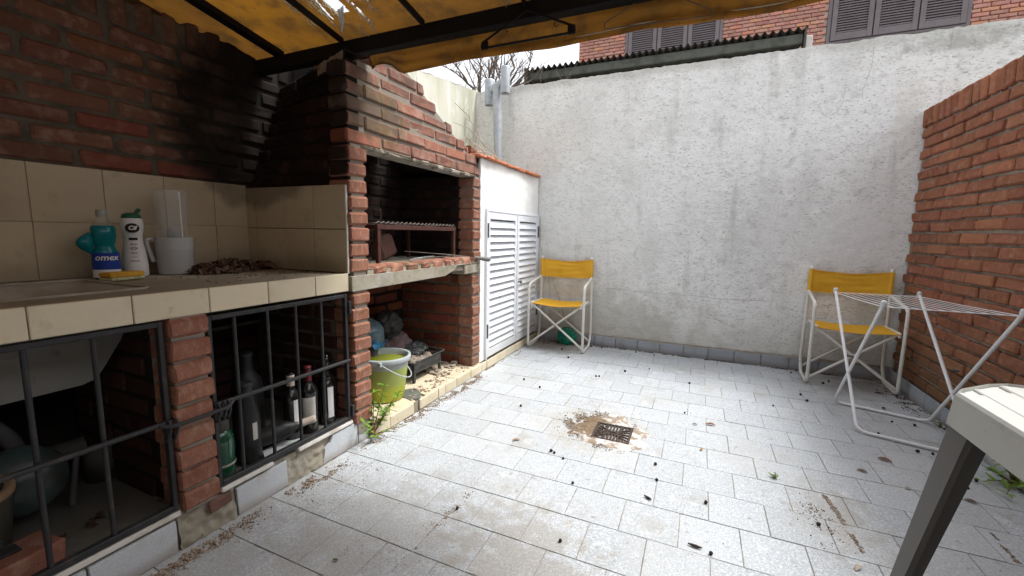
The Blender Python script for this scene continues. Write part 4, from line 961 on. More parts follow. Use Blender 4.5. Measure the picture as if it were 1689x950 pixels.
for a_, b_ in ((A1t, A2t), (B1t, B2t)): part('end_rod', MB().tube([a_ + Vector((0, 0, -.012)), b_ + Vector((0, 0, -.012))], .0026, 6), 'white_paint', ar)
for a_, b_, c_, d_ in ((A1t, A1b, B1t, B1b), (A2t, A2b, B2t, B2b)):
    q = a_.lerp(b_, .5).lerp(c_.lerp(d_, .5), .5); part('pivot', MB().tube([q - Vector((.014, 0, 0)), q + Vector((.014, 0, 0))], .006, 8), 'pipe_grey', ar)

# ---- plastic table
tb = thing('plastic_table', 'weathered white plastic garden table with dark grey legs, cut off at the right edge', 'table', (.9, .85, 0))
ZT = .722
outl = [(.552, .42), (.552, 1.245), (.575, 1.285), (.655, 1.36), (.70, 1.385), (1.22, 1.385), (1.30, 1.30), (1.30, .42), (1.22, .34), (.63, .34)]
# top made of boards with a raised rounded end each
bx = [(.552, .599, 1.250), (.601, .669, 1.300), (.671, .76, 1.358), (.764, .86, 1.385), (.864, .96, 1.385), (.964, 1.06, 1.385), (1.064, 1.16, 1.37), (1.164, 1.30, 1.30)]
part('table_top', MB().prism([(x + (.004 if x < .9 else -.004), y - .006) for x, y in outl], 2, ZT - .028, ZT - .006), 'table_white', tb)
for i_, (a_, b_, ye) in enumerate(bx):
    part('top_slat', MB().bevbox((a_, .36, ZT - .010), (b_, ye, ZT - .0005 * (i_ % 2)), .0035), 'table_white', tb)
# apron: skirt following the outline, slightly flared, with rounded lip
def apron(P):
    m = MB(); n = len(P); cx_, cy_ = .93, .86
    secs = [(0.0, ZT), (.004, ZT - .006), (.006, ZT - .016), (.012, ZT - .075), (.008, ZT - .078), (.002, ZT - .07), (-.002, ZT - .01)]
    vs = []
    for i in range(n):
        a_ = Vector((*P[i - 1], 0)); b_ = Vector((*P[i], 0)); c_ = Vector((*P[(i + 1) % n], 0))
        n1 = (b_ - a_).cross(Vector((0, 0, 1))).normalized(); n2 = (c_ - b_).cross(Vector((0, 0, 1))).normalized(); nn = (n1 + n2).normalized()
        if nn.dot(b_ - Vector((cx_, cy_, 0))) < 0: nn = -nn
        for o_, z_ in secs: vs.append((b_.x + nn.x * o_, b_.y + nn.y * o_, z_))
    fs = []; k = len(secs)
    for i in range(n):
        j = (i + 1) % n
        for q in range(k):
            q2 = (q + 1) % k; fs.append((i * k + q, i * k + q2, j * k + q2, j * k + q))
    return m.add(vs, fs)
part('apron', apron(outl), 'table_white', tb)
def leg(top, bot, sx, sy):
    """L-section leg tapering towards the foot"""
    m = MB(); vs = []
    for (c_, wd, z) in ((top, .078, ZT - .012), ((top[0] * .93 + bot[0] * .07, top[1] * .93 + bot[1] * .07), .075, ZT - .07), (bot, .030, 0.0)):
        t_ = .012
        for q in ((0, 0), (wd, 0), (wd, t_), (wd * .5, t_ * 1.2), (t_ * 1.6, t_ * 1.6), (t_ * 1.2, wd * .5), (t_, wd), (0, wd)):
            vs.append((c_[0] + sx * q[0], c_[1] + sy * q[1], z))
    fs = []
    for i in range(2):
        for k in range(8): fs.append((i * 8 + k, i * 8 + (k + 1) % 8, (i + 1) * 8 + (k + 1) % 8, (i + 1) * 8 + k))
    fs.append(tuple(range(16, 24))); return m.add(vs, fs)
part('leg', leg((.558, 1.255), (.428, 1.215), 1, -1), 'leg_grey', tb)
part('leg', leg((1.292, 1.30), (1.36, 1.40), -1, -1), 'leg_grey', tb)
part('leg', leg((.560, .42), (.45, .30), 1, 1), 'leg_grey', tb)
part('leg', leg((1.292, .42), (1.40, .30), -1, 1), 'leg_grey', tb)

# ---- floor drain with its rough cement surround
dr = thing('floor_drain', 'rusty square iron drain grate set in a rough dirty cement patch', 'drain', (-.365, 2.205, 0))
dc = Matrix.Translation((-.365, 2.205, .0045)) @ Matrix.Rotation(math.radians(1), 4, 'Z')
m = MB(); hw = .098
for a_, b_ in (((-hw, -hw), (hw, -hw + .012)), ((-hw, hw - .012), (hw, hw)), ((-hw, -hw + .012), (-hw + .012, hw - .012)), ((hw - .012, -hw + .012), (hw, hw - .012))):
    m.bevbox((a_[0], a_[1], -.004), (b_[0], b_[1], .004), .001, dc)
part('frame', m, 'grate_iron', dr)
m = MB()
for k in range(5):      # long bars near the middle of two sides, fanning bars in the other two
    x = (k - 2) * .017
    for s in (-1, 1): m.bevbox((x - .0045, s * .050 - .032, -.004), (x + .0045, s * .050 + .034, .003), .001, dc)
for s in (-1, 1):
    for k in range(5):
        y = (k - 2) * .026; P0 = Vector((s * .020, y * .35, -.0005)); P1 = Vector((s * .088, y * 1.35, -.0005))
        dvec = P1 - P0; an = math.atan2(dvec.y, dvec.x)
        m.bevbox((-dvec.length / 2, -.0042, -.004), (dvec.length / 2, .0042, .003), .001, dc @ Matrix.Translation((P0 + P1) / 2) @ Matrix.Rotation(an, 4, 'Z'))
for s in (-1, 1):
    for t in (-1, 1):
        for k in range(2):
            m.bevbox((-.012, -.004, -.004), (.012, .004, .003), .001, dc @ Matrix.Translation((s * (.045 + k * .018), t * .072, 0)) @ Matrix.Rotation(math.radians(90), 4, 'Z'))
m.bevbox((-.028, -.018, -.004), (.028, .018, .002), .002, dc); m.bevbox((-.092, -.006, -.004), (.092, .006, .002), .001, dc)
part('grate', m, 'grate_iron', dr)
part('sump', MB().box((-.46, 2.11, -.0118), (-.27, 2.30, -.0060)), 'void_shade', dr)
def patch(u, v):
    an = u * 2 * PI; ro = .185 + .075 * fnz(math.cos(an) * 1.4, math.sin(an) * 1.4, 2.2, 1.6) + (.06 if 1.4 < an < 3.6 else 0)
    c_, s_ = math.cos(an), math.sin(an); ri = .0985 / max(abs(c_), abs(s_)); r = ri + max(.02, ro - ri) * v
    return (-.365 + c_ * r, 2.205 + s_ * r, .0062 * (1 - v ** 3) - .002 * v ** 6 + .0022 * nz(c_ * r * 40, s_ * r * 40) * (1 - v))
part('cement_surround', MB().grid(patch, 140, 16), 'cement_patch', dr, recalc=False)

# ---- bucket of green water
bk = thing('bucket', 'translucent plastic bucket full of murky yellow-green water on the cream plinth', 'bucket', (-1.665, 1.93, .071))
bc = (-1.665, 1.93, .071)
part('wall', MB().lathe([(0, .002), (.098, .002), (.106, .010), (.113, .06), (.127, .17), (.131, .205)], bc, 40), 'bucket_full', bk)
part('upper_wall', MB().lathe([(.1312, .203), (.137, .245), (.139, .262), (.133, .262), (.127, .206)], bc, 40), 'bucket_clear', bk)
part('rim', MB().lathe([(.139, .236), (.147, .238), (.150, .244), (.150, .262), (.147, .267), (.136, .268), (.133, .262)], bc, 40), 'bucket_rim', bk)
part('water', MB().lathe([(0, .232), (.1, .232), (.132, .2325)], bc, 40), 'green_water', bk)
hd = [(.150 * math.cos(a), .150 * math.sin(a) * 1.0, 0) for a in [0]]
H = []
for k in range(25):
    t = k / 24 * PI; an = math.radians(-60) + t
    H.append((bc[0] + .150 * math.cos(an), bc[1] + .150 * math.sin(an), bc[2] + .250 - .115 * math.sin(t)))
part('handle', MB().tube(H, .0042, 7), 'bucket_rim', bk)
for q in (H[0], H[-1]): part('handle_lug', MB().bevbox((q[0] - .010, q[1] - .010, q[2] - .016), (q[0] + .010, q[1] + .010, q[2] + .012), .004), 'bucket_rim', bk)

# ---- niche contents: water jug, bags, brazier
jg = thing('water_jug', 'large ribbed blue-grey plastic water jug behind the bucket in the niche', 'jug', (-1.93, 2.02, .071))
jc = (-1.95, 2.055, .071)
prof = [(0, 0), (.125, 0), (.132, .015)]
for k in range(7):
    z = .04 + k * .042; prof += [(.133, z), (.133, z + .026), (.127, z + .033)]
prof += [(.133, .335), (.128, .365), (.105, .40), (.06, .425), (.034, .435), (.032, .47), (.0, .472)]
part('body', MB().lathe(prof, jc, 32), 'blue_jug', jg)
def blob(name, lab, cat, c_, rr3, mat, seed, amp=.35, fr_=2.6, knot=None, grp=None):
    b = thing(name, lab, cat, (c_[0], c_[1], c_[2] - rr3[2]), grp)
    def f(u, v):
        th = u * 2 * PI; ph = (v - .5) * PI
        d_ = Vector((math.cos(th) * math.cos(ph), math.sin(th) * math.cos(ph), math.sin(ph)))
        r = 1 + amp * fnz(d_.x * 1.3 + seed, d_.y * 1.3, d_.z * 1.3, fr_ * .6, 5) + .05 * abs(nz(d_.x * 9 + seed, d_.y * 9, d_.z * 9))
        z = d_.z * r * rr3[2]; z = max(z, -rr3[2] * .98)
        return (c_[0] + d_.x * r * rr3[0], c_[1] + d_.y * r * rr3[1], c_[2] + z)
    part('body', MB().grid(f, 48, 32), mat, b, recalc=False)
    if knot: part('tied_neck', MB().lathe([(.012, -.03), (.008, 0), (.03, .045), (.034, .06)], knot, 10), mat, b)
    return b
blob('plastic_bag', 'mauve filled plastic sack slumped against the niche wall', 'bag', (-1.98, 2.40, .20), (.13, .15, .14), 'bag_mauve', 3, .15)
blob('plastic_bag', 'crumpled dark shiny bag lying on top of the mauve sack', 'bag', (-2.0, 2.35, .40), (.10, .10, .10), 'bag_dark', 7, .22, 3.5)
blob('plastic_bag', 'flattened shiny clear bag behind the rusty brazier', 'bag', (-1.86, 2.44, .215), (.10, .13, .05), 'bag_clear', 12, .25, 4)
t_ = thing('plastic_wrapper', 'scrap of bright blue plastic between the pier and the water jug', 'wrapper', (-1.80, 1.99, .30))
part('sheet', MB().grid(lambda u, v: (-1.83 + .10 * u, 1.93 + .09 * v + .02 * u, .36 + .03 * nz(u * 3, v * 3, 9) + .03 * u * v), 8, 8), 'blue_plastic', t_)
part('support', MB().lathe([(.03, .0), (.028, .29), (0, .30)], (-1.79, 1.97, .071), 12), 'pot_grey', t_)
bz = thing('brazier', 'rusty black iron brazier tray on short legs holding ash and crumpled paper', 'brazier', (-1.80, 2.36, .071))
z0 = .071; X0, X1, Y0, Y1 = -1.99, -1.655, 2.19, 2.51
part('tray', MB().bevbox((X0, Y0, z0 + .085), (X1, Y1, z0 + .092), .002).bevbox((X0, Y0, z0 + .09), (X0 + .006, Y1, z0 + .135), .002).bevbox((X1 - .006, Y0, z0 + .062), (X1, Y1, z0 + .130), .002).bevbox((X0, Y0, z0 + .085), (X1, Y0 + .006, z0 + .132), .002).bevbox((X0, Y1 - .006, z0 + .085), (X1, Y1, z0 + .132), .002), 'brazier_iron', bz)
for x in (X0 + .004, X1 - .012):
    for y in (Y0 + .004, Y1 - .018): part('leg', MB().bevbox((x - .003, y - .003, z0), (x + .014, y + .016, z0 + .088), .002), 'brazier_iron', bz)
part('rim_bar', MB().tube(rounded([(X0, Y0, z0 + .136), (X1, Y0, z0 + .133), (X1, Y1 + .05, z0 + .14), (X0, Y1 + .05, z0 + .145)], .02, 3, True), .006, 6, closed=True), 'brazier_iron', bz)
part('ash', MB().grid(lambda u, v: (X0 + .01 + (X1 - X0 - .02) * u, Y0 + .01 + (Y1 - Y0 - .02) * v, z0 + .108 + .035 * max(0, fnz(u * 3, v * 3, 4, 1.6)) * 1.8 + .006 * nz(u * 20, v * 20)), 40, 40), 'ash', bz)
for k in range(7):
    r0 = random.Random(k + 60); mx = Matrix.Translation((r0.uniform(X0 + .08, X1 - .05), r0.uniform(Y0 + .06, Y1 - .05), z0 + .135)) @ Matrix.Rotation(r0.uniform(0, 3), 4, 'Z') @ Matrix.Rotation(r0.uniform(-.5, .5), 4, 'X')
    part('scrap', MB().grid(lambda u, v: (.09 * (u - .5), .07 * (v - .5), .02 * nz(u * 3 + k, v * 3)), 6, 6, M=mx), 'ash' if k % 3 else 'stone_brown', bz)
rb = MB(); r0 = random.Random(8)
for k in range(70):
    x, y = r0.uniform(-2.0, -1.60), r0.uniform(2.40, 2.66); s = r0.uniform(.006, .022)
    rb.bevbox((x - s, y - s * .8, .071), (x + s, y + s * .8, .071 + s * r0.uniform(.5, 1.3)), .003, None, s * .25, r0)
tagit(part('rubble', rb, 'ash', None, 'stuff'), 'pale rubble and ash crumbs scattered on the plinth beside the brazier', 'rubble')
rb = MB(); r0 = random.Random(18)
for k in range(120):
    x, y = r0.uniform(-1.62, -1.485), r0.uniform(1.95, 2.75); s = abs(r0.gauss(0, .005)) + .002
    rb.bevbox((x - s, y - s * .8, .0705), (x + s, y + s * .8, .0705 + s), .001, None, s * .25, r0)
tagit(part('rubble', rb, 'crumb', None, 'stuff'), 'small grit crumbs along the edge of the cream plinth', 'rubble')

# ---- firebox contents
gr = thing('grill_rack', 'rusty iron grill rack on four legs standing in the soot-black firebox', 'grill', (-1.75, 2.15, .87))
GX0, GX1, GY0, GY1, GZ = -2.00, -1.585, 1.80, 2.60, 1.092
part('frame', MB().bevbox((GX1 - .022, GY0, GZ - .022), (GX1, GY1, GZ + .004), .002).bevbox((GX0, GY0, GZ - .022), (GX0 + .02, GY1, GZ + .004), .002).bevbox((GX0 + .02, GY0, GZ - .022), (GX1 - .022, GY0 + .02, GZ + .003), .002).bevbox((GX0 + .02, GY1 - .02, GZ - .022), (GX1 - .022, GY1, GZ + .003), .002), 'rust_iron', gr)
for x in (GX0 + .002, GX1 - .024):
    for y in (GY0 + .004, GY1 - .028): part('leg', MB().bevbox((x, y, .872), (x + .022, y + .024, GZ - .018), .002), 'rust_iron', gr)
wv = MB()
for k in range(17):
    y = GY0 + .02 + k * (GY1 - GY0 - .04) / 16
    wv.tube([(GX0 + (GX1 - GX0) * t / 14, y + .016 * (1 if t % 2 else -1), GZ + .012 + .005 * math.sin(t + k)) for t in range(15)], .0022, 4)
part('wire_mesh', wv, 'wire_grey', gr)
wv = MB()
for t in range(30): pass
wv.tube([(GX1 - .01, GY0 + (GY1 - GY0) * k / 40, GZ + .010 + (.012 if k % 2 else 0)) for k in range(41)], .0026, 5)
part('edge_wire', wv, 'wire_grey', gr)
st = thing('brick_fragment', 'broken dark reddish brick fragment leaning at the back of the firebox', 'brick', (-1.95, 2.17, .87))
part('body', MB().bevbox((-.05, -.085, -.075), (.05, .085, .075), .022, Matrix.Translation((-1.93, 2.24, .95)) @ Matrix.Rotation(.3, 4, 'X'), .015, random.Random(3)), 'stone_brown', st)
st = thing('brick_fragment', 'sooty upright slab standing at the left rear of the firebox', 'brick', (-2.0, 1.95, .87))
part('body', MB().bevbox((-.02, -.075, -.09), (.02, .075, .09), .006, Matrix.Translation((-2.02, 1.98, .965)), .004, random.Random(4)), 'concrete_dark', st)
tg = thing('tongs', 'bright steel spring tongs lying on the firebox hearth', 'tongs', (-1.68, 2.34, .88))
part('arms', MB().tube([(-1.66, 2.20, .879), (-1.665, 2.27, .884), (-1.68, 2.33, .889)], .004, 6).tube([(-1.70, 2.22, .879), (-1.695, 2.28, .888), (-1.68, 2.33, .892)], .004, 6), 'steel_bright', tg)
cl = [(-1.68 + .007 * math.cos(k * 1.3), 2.33 + .0022 * k, .892 + .007 * math.sin(k * 1.3)) for k in range(60)]
part('coil', MB().tube(cl, .0022, 5), 'steel_bright', tg)
pk = thing('fire_poker', 'long thin wire skewer with a grey handle sticking out of the firebox', 'poker', (-1.55, 2.75, .87))
part('rod', MB().tube([(-1.80, 2.30, .93), (-1.62, 2.52, .908), (-1.50, 2.70, .885)], .0028, 6).tube([(-1.74, 2.30, .885), (-1.60, 2.53, .896), (-1.50, 2.70, .884)], .0022, 6), 'wire_grey', pk)
part('handle', MB().tube([(-1.505, 2.69, .886), (-1.48, 2.725, .880), (-1.45, 2.765, .872), (-1.425, 2.80, .866), (-1.418, 2.81, .864)], [.006, .010, .016, .017, .008], 12), 'handle_grey', pk)
wk = thing('skewer', 'slim wire skewer standing upright behind the grill rack', 'skewer', (-2.0, 2.4, .87))
part('rod', MB().tube([(-2.02, 2.33, .875), (-2.03, 2.34, 1.22)], .003, 6), 'wire_grey', wk)

# ---- things on the counter
WX = -2.085
def ang_to_cam(x, y): return math.atan2(-y, -x)
# blue cleaner bottle
cx, cy = WX, .858; ang = ang_to_cam(cx, cy)
bb = thing('cleaner_bottle', 'clear bottle of turquoise floor cleaner with a dark blue label, left of the white bottle', 'bottle', (cx, cy, .860))
part('liquid_body', MB().lathe([(0, .001), (.034, .001), (.041, .008), (.042, .06), (.040, .10), (.031, .118), (.029, .128), (.033, .142), (.037, .16), (.037, .196), (.030, .204), (0, .204)], (cx, cy, .860), 28, sx=.8), 'aqua_liquid', bb)
part('neck', MB().lathe([(.031, .2045), (.026, .216), (.016, .232), (.0135, .240), (0, .240)], (cx, cy, .860), 24, sx=.8), 'clear_plastic', bb)
part('cap', MB().lathe([(.0155, .236), (.0165, .238), (.0165, .258), (.015, .262), (0, .262)], (cx, cy, .860), 20), 'cap_clear', bb)
gp = thing  # (sprayer grip)
part('grip', MB().grid(lambda u, v: (cx + .015 * math.sin(PI * u) * math.cos(v * 2 * PI), cy - .042 - .014 * math.sin(PI * u) + .026 * math.sin(PI * u) * math.sin(v * 2 * PI), .955 + .085 * u), 12, 12), 'aqua_liquid', bb)
lr = .0432
part('label', arc_patch(lr, ang - 1.15, ang + 1.15, .898, .962, (cx, cy)), 'label_blue', bb, recalc=False)
part('label', arc_patch(lr, ang - 1.15, ang + 1.15, .868, .898, (cx, cy)), 'label_white', bb, recalc=False)
def lettering(parent, txt, size, mat, r, a_, z, c_, shear=0.0, bold=0.0, name='lettering'):
    me = text_mesh(txt, size, mat, .0003, shear, bold); wrap(me, r, a_, z, c_)
    # text reads left to right for someone looking at the bottle
    o = bpy.data.objects.new(name, me); col.objects.link(o); o.parent = parent
    off = wloc(parent)
    for v in me.vertices: v.co -= off
    return o
lettering(bb, 'omex', .031, 'label_white', lr + .0006, ang + .05, .943, (cx, cy), .2, .0006)
part('label_wave', arc_patch(lr + .0006, ang - .2, ang + .9, .870, .876, (cx, cy)), 'ink', bb, recalc=False)
# white cream cleaner bottle
cx, cy = WX, .950; ang = ang_to_cam(cx, cy) 
wb = thing('cleaner_bottle', 'white cream cleaner bottle with a dark green cap and a round black logo', 'bottle', (cx, cy, .860))
WP = [(0, .001), (.034, .001), (.040, .008), (.040, .05), (.036, .10), (.030, .140), (.029, .160), (.034, .190), (.036, .215), (.033, .232), (.024, .240), (0, .241)]
part('body', MB().lathe(WP, (cx, cy, .860), 28), 'plastic_white', wb)
part('cap', MB().lathe([(.031, .2345), (.032, .238), (.029, .249), (.018, .255), (0, .257)], (cx, cy, .860), 24), 'cap_green', wb)
part('flip_top', MB().bevbox((cx - .010, cy + .006, .860 + .250), (cx + .010, cy + .016, .860 + .285), .003, Matrix.Translation((cx, cy, 1.11)) @ Matrix.Rotation(-.6, 4, 'X') @ Matrix.Translation((-cx, -cy, -1.11))), 'cap_green', wb)
def disc(r, ang_, z, rx, rz_, c_, inner=0.0, n=28):
    m = MB(); vs = []; fs = []
    for k in range(n):
        t = 2 * PI * k / n
        for q in (inner, 1.0):
            a_ = ang_ + rx * q * math.cos(t) / r; vs.append((c_[0] + r * math.cos(a_), c_[1] + r * math.sin(a_), z + rz_ * q * math.sin(t)))
    for k in range(n): j = (k + 1) % n; fs.append((2 * k, 2 * k + 1, 2 * j + 1, 2 * j))
    return m.add(vs, fs)
part('logo_ring', disc(.0372, ang, .860 + .196, .0235, .0185, (cx, cy)), 'ink', wb, recalc=False)
lettering(wb, 'Cif', .0215, 'label_white', .0378, ang, .860 + .196, (cx, cy), .18, .0009)
part('label_bar', arc_patch(.0325, ang - .42, ang + .42, .860 + .148, .860 + .158, (cx, cy)), 'ink', wb, recalc=False)
for z_, s_, a__ in ((.132, .30, .008), (.116, .38, .012), (.098, .40, .006)):
    part('label_motif', disc(.0385 if z_ < .12 else .034, ang, .860 + z_, .012, a__ / 2, (cx, cy), .35), 'print_grey', wb, recalc=False)
for z_, hw_ in ((.082, .25), (.068, .38), (.064, .36)):
    part('label_line', arc_patch(.0395, ang - hw_, ang + hw_, .860 + z_ - .0012, .860 + z_ + .0012, (cx, cy)), 'print_grey', wb, recalc=False)
# measuring jug and the clear beaker
cx, cy = WX, 1.094
pj = thing('plastic_jug', 'squat frosted plastic jug with a side handle standing on the counter', 'jug', (cx, cy, .860))
part('body', MB().lathe([(0, .001), (.058, .001), (.063, .006), (.064, .10), (.066, .104), (.066, .112), (.067, .154), (.069, .158), (.064, .158), (.062, .012), (0, .010)], (cx, cy, .860), 32), 'plastic_frost', pj)
ad = Vector((-cx, -cy, 0)).normalized(); side = Vector((-ad.y, ad.x, 0))
if side.y > 0: side = -side
H = [Vector((cx, cy, .860)) + side * q[0] + Vector((0, 0, q[1])) for q in ((.060, .148), (.088, .150), (.090, .13), (.078, .075), (.072, .055))]
part('handle', MB().tube(rounded(H, .012, 3), .0085, 8), 'plastic_white', pj)
bkx = thing('clear_beaker', 'tall clear plastic beaker upturned in the frosted jug', 'beaker', (cx, cy, 1.02))
part('wall', MB().lathe([(.0, .152), (.046, .152), (.052, .16), (.0575, .355), (.0590, .358), (.0595, .355), (.0545, .16)], (cx, cy, .860), 32), 'clear_plastic', bkx)
part('stripe', arc_patch(.0592, ang + .45, ang + .52, 1.02, 1.21, (cx, cy), 3), 'label_white', bkx, recalc=False)
part('core', MB().lathe([(0, .153), (.022, .154), (.022, .19), (.012, .20), (0, .20)], (cx, cy, .860), 16), 'print_grey', bkx)
# sponge
sp = thing('sponge', 'yellow kitchen sponge lying on the sink edge in front of the blue bottle', 'sponge', (-2.03, .835, .86))
ms = Matrix.Translation((-1.995, .865, .861)) @ Matrix.Rotation(math.radians(12), 4, 'Z')
part('scourer', MB().bevbox((-.032, -.058, .0), (.032, .058, .013), .003, ms), 'sponge_pale', sp)
part('foam', MB().bevbox((-.031, -.060, .0133), (.031, .058, .030), .006, ms, .002, random.Random(1)), 'sponge_yellow', sp)
# dead leaves piled on the worktop
lv = MB(); rd = random.Random(9)
def leaf(mb, c_, L_, W_, rot, curl=.3, M=None):
    mt = Matrix.Translation(c_) @ rot
    n = 4; vs = []
    for i in range(n + 1):
        t = i / n; wv_ = W_ * math.sin(PI * (.08 + .84 * t)) * .5; zc = curl * L_ * (math.sin(PI * t) - .3)
        vs += [(L_ * (t - .5), -wv_, zc + wv_ * .6), (L_ * (t - .5), 0, zc), (L_ * (t - .5), wv_, zc + wv_ * .6)]
    fs = []
    for i in range(n):
        for k in range(2): fs.append((i * 3 + k, i * 3 + k + 1, i * 3 + k + 4, i * 3 + k + 3))
    mb.add(vs, fs, True, mt)
from mathutils import Euler
for k in range(330):
    t = rd.random(); y = 1.12 + .37 * t; x = rd.gauss(-2.03, .045) + .02 * math.sin(t * 6); pile = .040 * math.exp(-((x + 2.03) / .07) ** 2) * (math.sin(PI * min(1, t * 1.15)) ** .6 if t < .87 else .5)
    leaf(lv, (max(x, -2.17), y, .866 + rd.random() * pile), rd.uniform(.035, .085), rd.uniform(.012, .022), Euler((rd.uniform(-.9, .9), rd.uniform(-.6, .6), rd.uniform(0, 6.28))).to_matrix().to_4x4(), rd.uniform(.0, .4))
tagit(part('dead_leaves', lv, 'dark_leaf', None, 'stuff', recalc=False), 'heap of dry brown leaves on the worktop against the tiled corner', 'leaves')
lv = MB()
for k in range(130):
    x, y = rd.uniform(-2.15, -1.56), rd.uniform(.95, 1.49)
    s = rd.uniform(.001, .0032); lv.bevbox((x - s, y - s, .8592), (x + s, y + s, .8592 + s * .8), .0005, None, s * .3, rd)
tagit(part('leaf_litter', lv, 'dark_leaf', None, 'stuff'), 'brown crumbs of leaf litter sprinkled over the worktop', 'debris')

# ---- bottles behind the gate
def bottle(label, x, y, prof, mat, cap=None, lab=None, z=.136, extra=None):
    b = thing('wine_bottle', label, 'bottle', (x, y, z), 'old bottles in the barred cupboard')
    part('glass', MB().lathe(prof, (x, y, z), 26), mat, b)
    a_ = ang_to_cam(x, y)
    if cap: part('capsule', MB().lathe(cap[1], (x, y, z), 18), cap[0], b)
    if lab: part('label', arc_patch(lab[0], a_ + lab[1], a_ + lab[2], z + lab[3], z + lab[4], (x, y)), lab[5], b, recalc=False)
    return b, a_
BP = [(0, .001), (.034, .001), (.038, .006), (.038, .19), (.034, .208), (.020, .228), (.0148, .245), (.0145, .29), (.0155, .292), (.0155, .302), (.013, .304), (0, .304)]
b_, a_ = bottle('wine bottle with a dark red capsule and a cream label, middle of the upright three', -1.60, 1.335, BP, 'glass_black', ('capsule_red', [(.0158, .236), (.0155, .30), (.0165, .302), (.0162, .308), (0, .309)]), (.0386, -.75, .75, .072, .172, 'label_cream'))
for k in range(6): part('label_line', arc_patch(.0390, a_ - .5, a_ + (.5 if k % 2 else .35), .136 + .092 + k * .011, .136 + .0935 + k * .011, (-1.60, 1.335)), 'print_grey', b_, recalc=False)
bottle('wine bottle with a cream capsule and white label, left of the upright three', -1.60, 1.245, BP, 'glass_black', ('capsule_cream', [(.0158, .248), (.0155, .285), (.0165, .29), (.0162, .296), (0, .297)]), (.0386, .20, 1.5, .062, .19, 'label_white'))
bottle('black spirits bottle with a narrow white side label, right of the upright three', -1.60, 1.44, [(0, .001), (.036, .001), (.039, .008), (.039, .19), (.038, .20), (.028, .212), (.026, .222), (.028, .232), (.018, .25), (.014, .262), (.014, .285), (.018, .292), (.018, .305), (.0135, .312), (.013, .335), (0, .336)], 'glass_black', None, (.0396, .05, .75, .035, .185, 'label_white'))
bottle('tall dusty dark bottle with a torn label, right of the green siphon', -1.60, 1.045, [(0, .001), (.040, .001), (.045, .008), (.046, .16), (.043, .20), (.030, .25), (.024, .28), (.024, .31), (.027, .312), (.027, .325), (.022, .327), (0, .327)], 'glass_dusty', None, (.0466, .35, .75, .10, .17, 'label_cream'))
bottle('wide dusty flask standing behind the tall dusty bottle', -1.78, 1.17, [(0, .001), (.055, .001), (.062, .01), (.064, .22), (.055, .27), (.03, .31), (.027, .37), (.031, .375), (.031, .39), (0, .392)], 'glass_dusty')
lbx = thing('wine_bottle', 'dusty wine bottle lying on its side with a pale pink capsule', 'bottle', (-1.60, 1.18, .175), 'old bottles in the barred cupboard')
ml = Matrix.Translation((-1.665, 1.02, .185)) @ Matrix.Rotation(math.radians(-24), 4, 'Z') @ Matrix.Rotation(math.radians(-84), 4, 'X')
part('glass', MB().lathe([(0, 0), (.036, .001), (.040, .008), (.040, .18), (.034, .205), (.020, .235), (.0155, .25), (.0148, .29), (0, .29)], (0, 0, 0), 24, ml), 'glass_dusty', lbx)
part('capsule', MB().lathe([(.0165, .238), (.0158, .30), (.0175, .303), (.0175, .316), (.0150, .320), (0, .320)], (0, 0, 0), 18, ml), 'capsule_cream', lbx)
sf = thing('soda_siphon', 'green glass soda siphon with a grey collar at the left end of the bottle cupboard', 'siphon', (-1.60, .928, .136))
scx = (-1.595, .935, .136)
part('glass', MB().lathe([(0, .001), (.038, .001), (.044, .008), (.045, .045), (.043, .055), (.044, .065), (.0445, .135), (.040, .16), (.026, .182), (.018, .19), (0, .19)], scx, 28), 'glass_green', sf)
part('band', MB().lathe([(.0453, .046), (.0458, .05), (.0453, .054)], scx, 28), 'capsule_cream', sf)
part('collar', MB().lathe([(.024, .175), (.031, .18), (.031, .212), (.028, .216), (.0, .216)], scx, 20), 'pot_grey', sf)
part('spout', MB().tube([(-1.595, .935, .35), (-1.595, .935, .385), (-1.58, .945, .405), (-1.565, .955, .39)], .008, 8), 'pipe_grey', sf)
part('lever', MB().bevbox((-1.605, .925, .385), (-1.560, .940, .400), .003), 'pipe_grey', sf)
shd = thing('tile_shard', 'pale broken tile shard lying flat in front of the fallen bottle', 'tile', (-1.56, 1.2, .138))
part('slab', MB().prism([(-1.60, 1.10), (-1.545, 1.07), (-1.525, 1.20), (-1.56, 1.245), (-1.61, 1.21)], 2, .138, .148), 'slate', shd)
# ---- sink cupboard contents
kt = thing('enamel_pot', 'rounded dusty teal enamel pot lying on its side in the sink cupboard', 'pot', (-1.80, .50, .15))
mk_ = Matrix.Translation((-1.85, .50, .285)) @ Matrix.Rotation(math.radians(70), 4, 'Y') @ Matrix.Rotation(.3, 4, 'X')
part('body', MB().lathe([(0, -.07), (.06, -.065), (.095, -.03), (.105, .02), (.10, .05), (.05, .07), (0, .075)], (0, 0, 0), 28, mk_), 'enamel_teal', kt)
pg = thing('flower_pot', 'crusty grey pot with a brown rim at the near end of the sink cupboard', 'pot', (-1.76, .36, .14))
part('body', MB().lathe([(0, 0), (.085, 0), (.10, .02), (.115, .17), (.12, .175), (.12, .20), (.105, .20), (.10, .17), (0, .165)], (-1.77, .345, .137), 24), 'pot_grey', pg)
part('rim_crust', MB().lathe([(.10, .198), (.115, .206), (.122, .20), (.121, .185)], (-1.77, .345, .137), 24), 'wood_pale', pg)
dp = thing('drain_pipe', 'grey bent waste pipe under the sink in the dark cupboard', 'pipe', (-1.98, .4, .5))
part('pipe', MB().tube(rounded([(-1.99, .25, .46), (-1.97, .47, .47), (-1.96, .53, .38), (-1.96, .54, .15)], .07, 6), .022, 12), 'pipe_grey', dp)
dp = thing('cardboard_tube', 'dim grey tubes and a cylinder lying behind the enamel pot', 'tube', (-2.0, .65, .14))
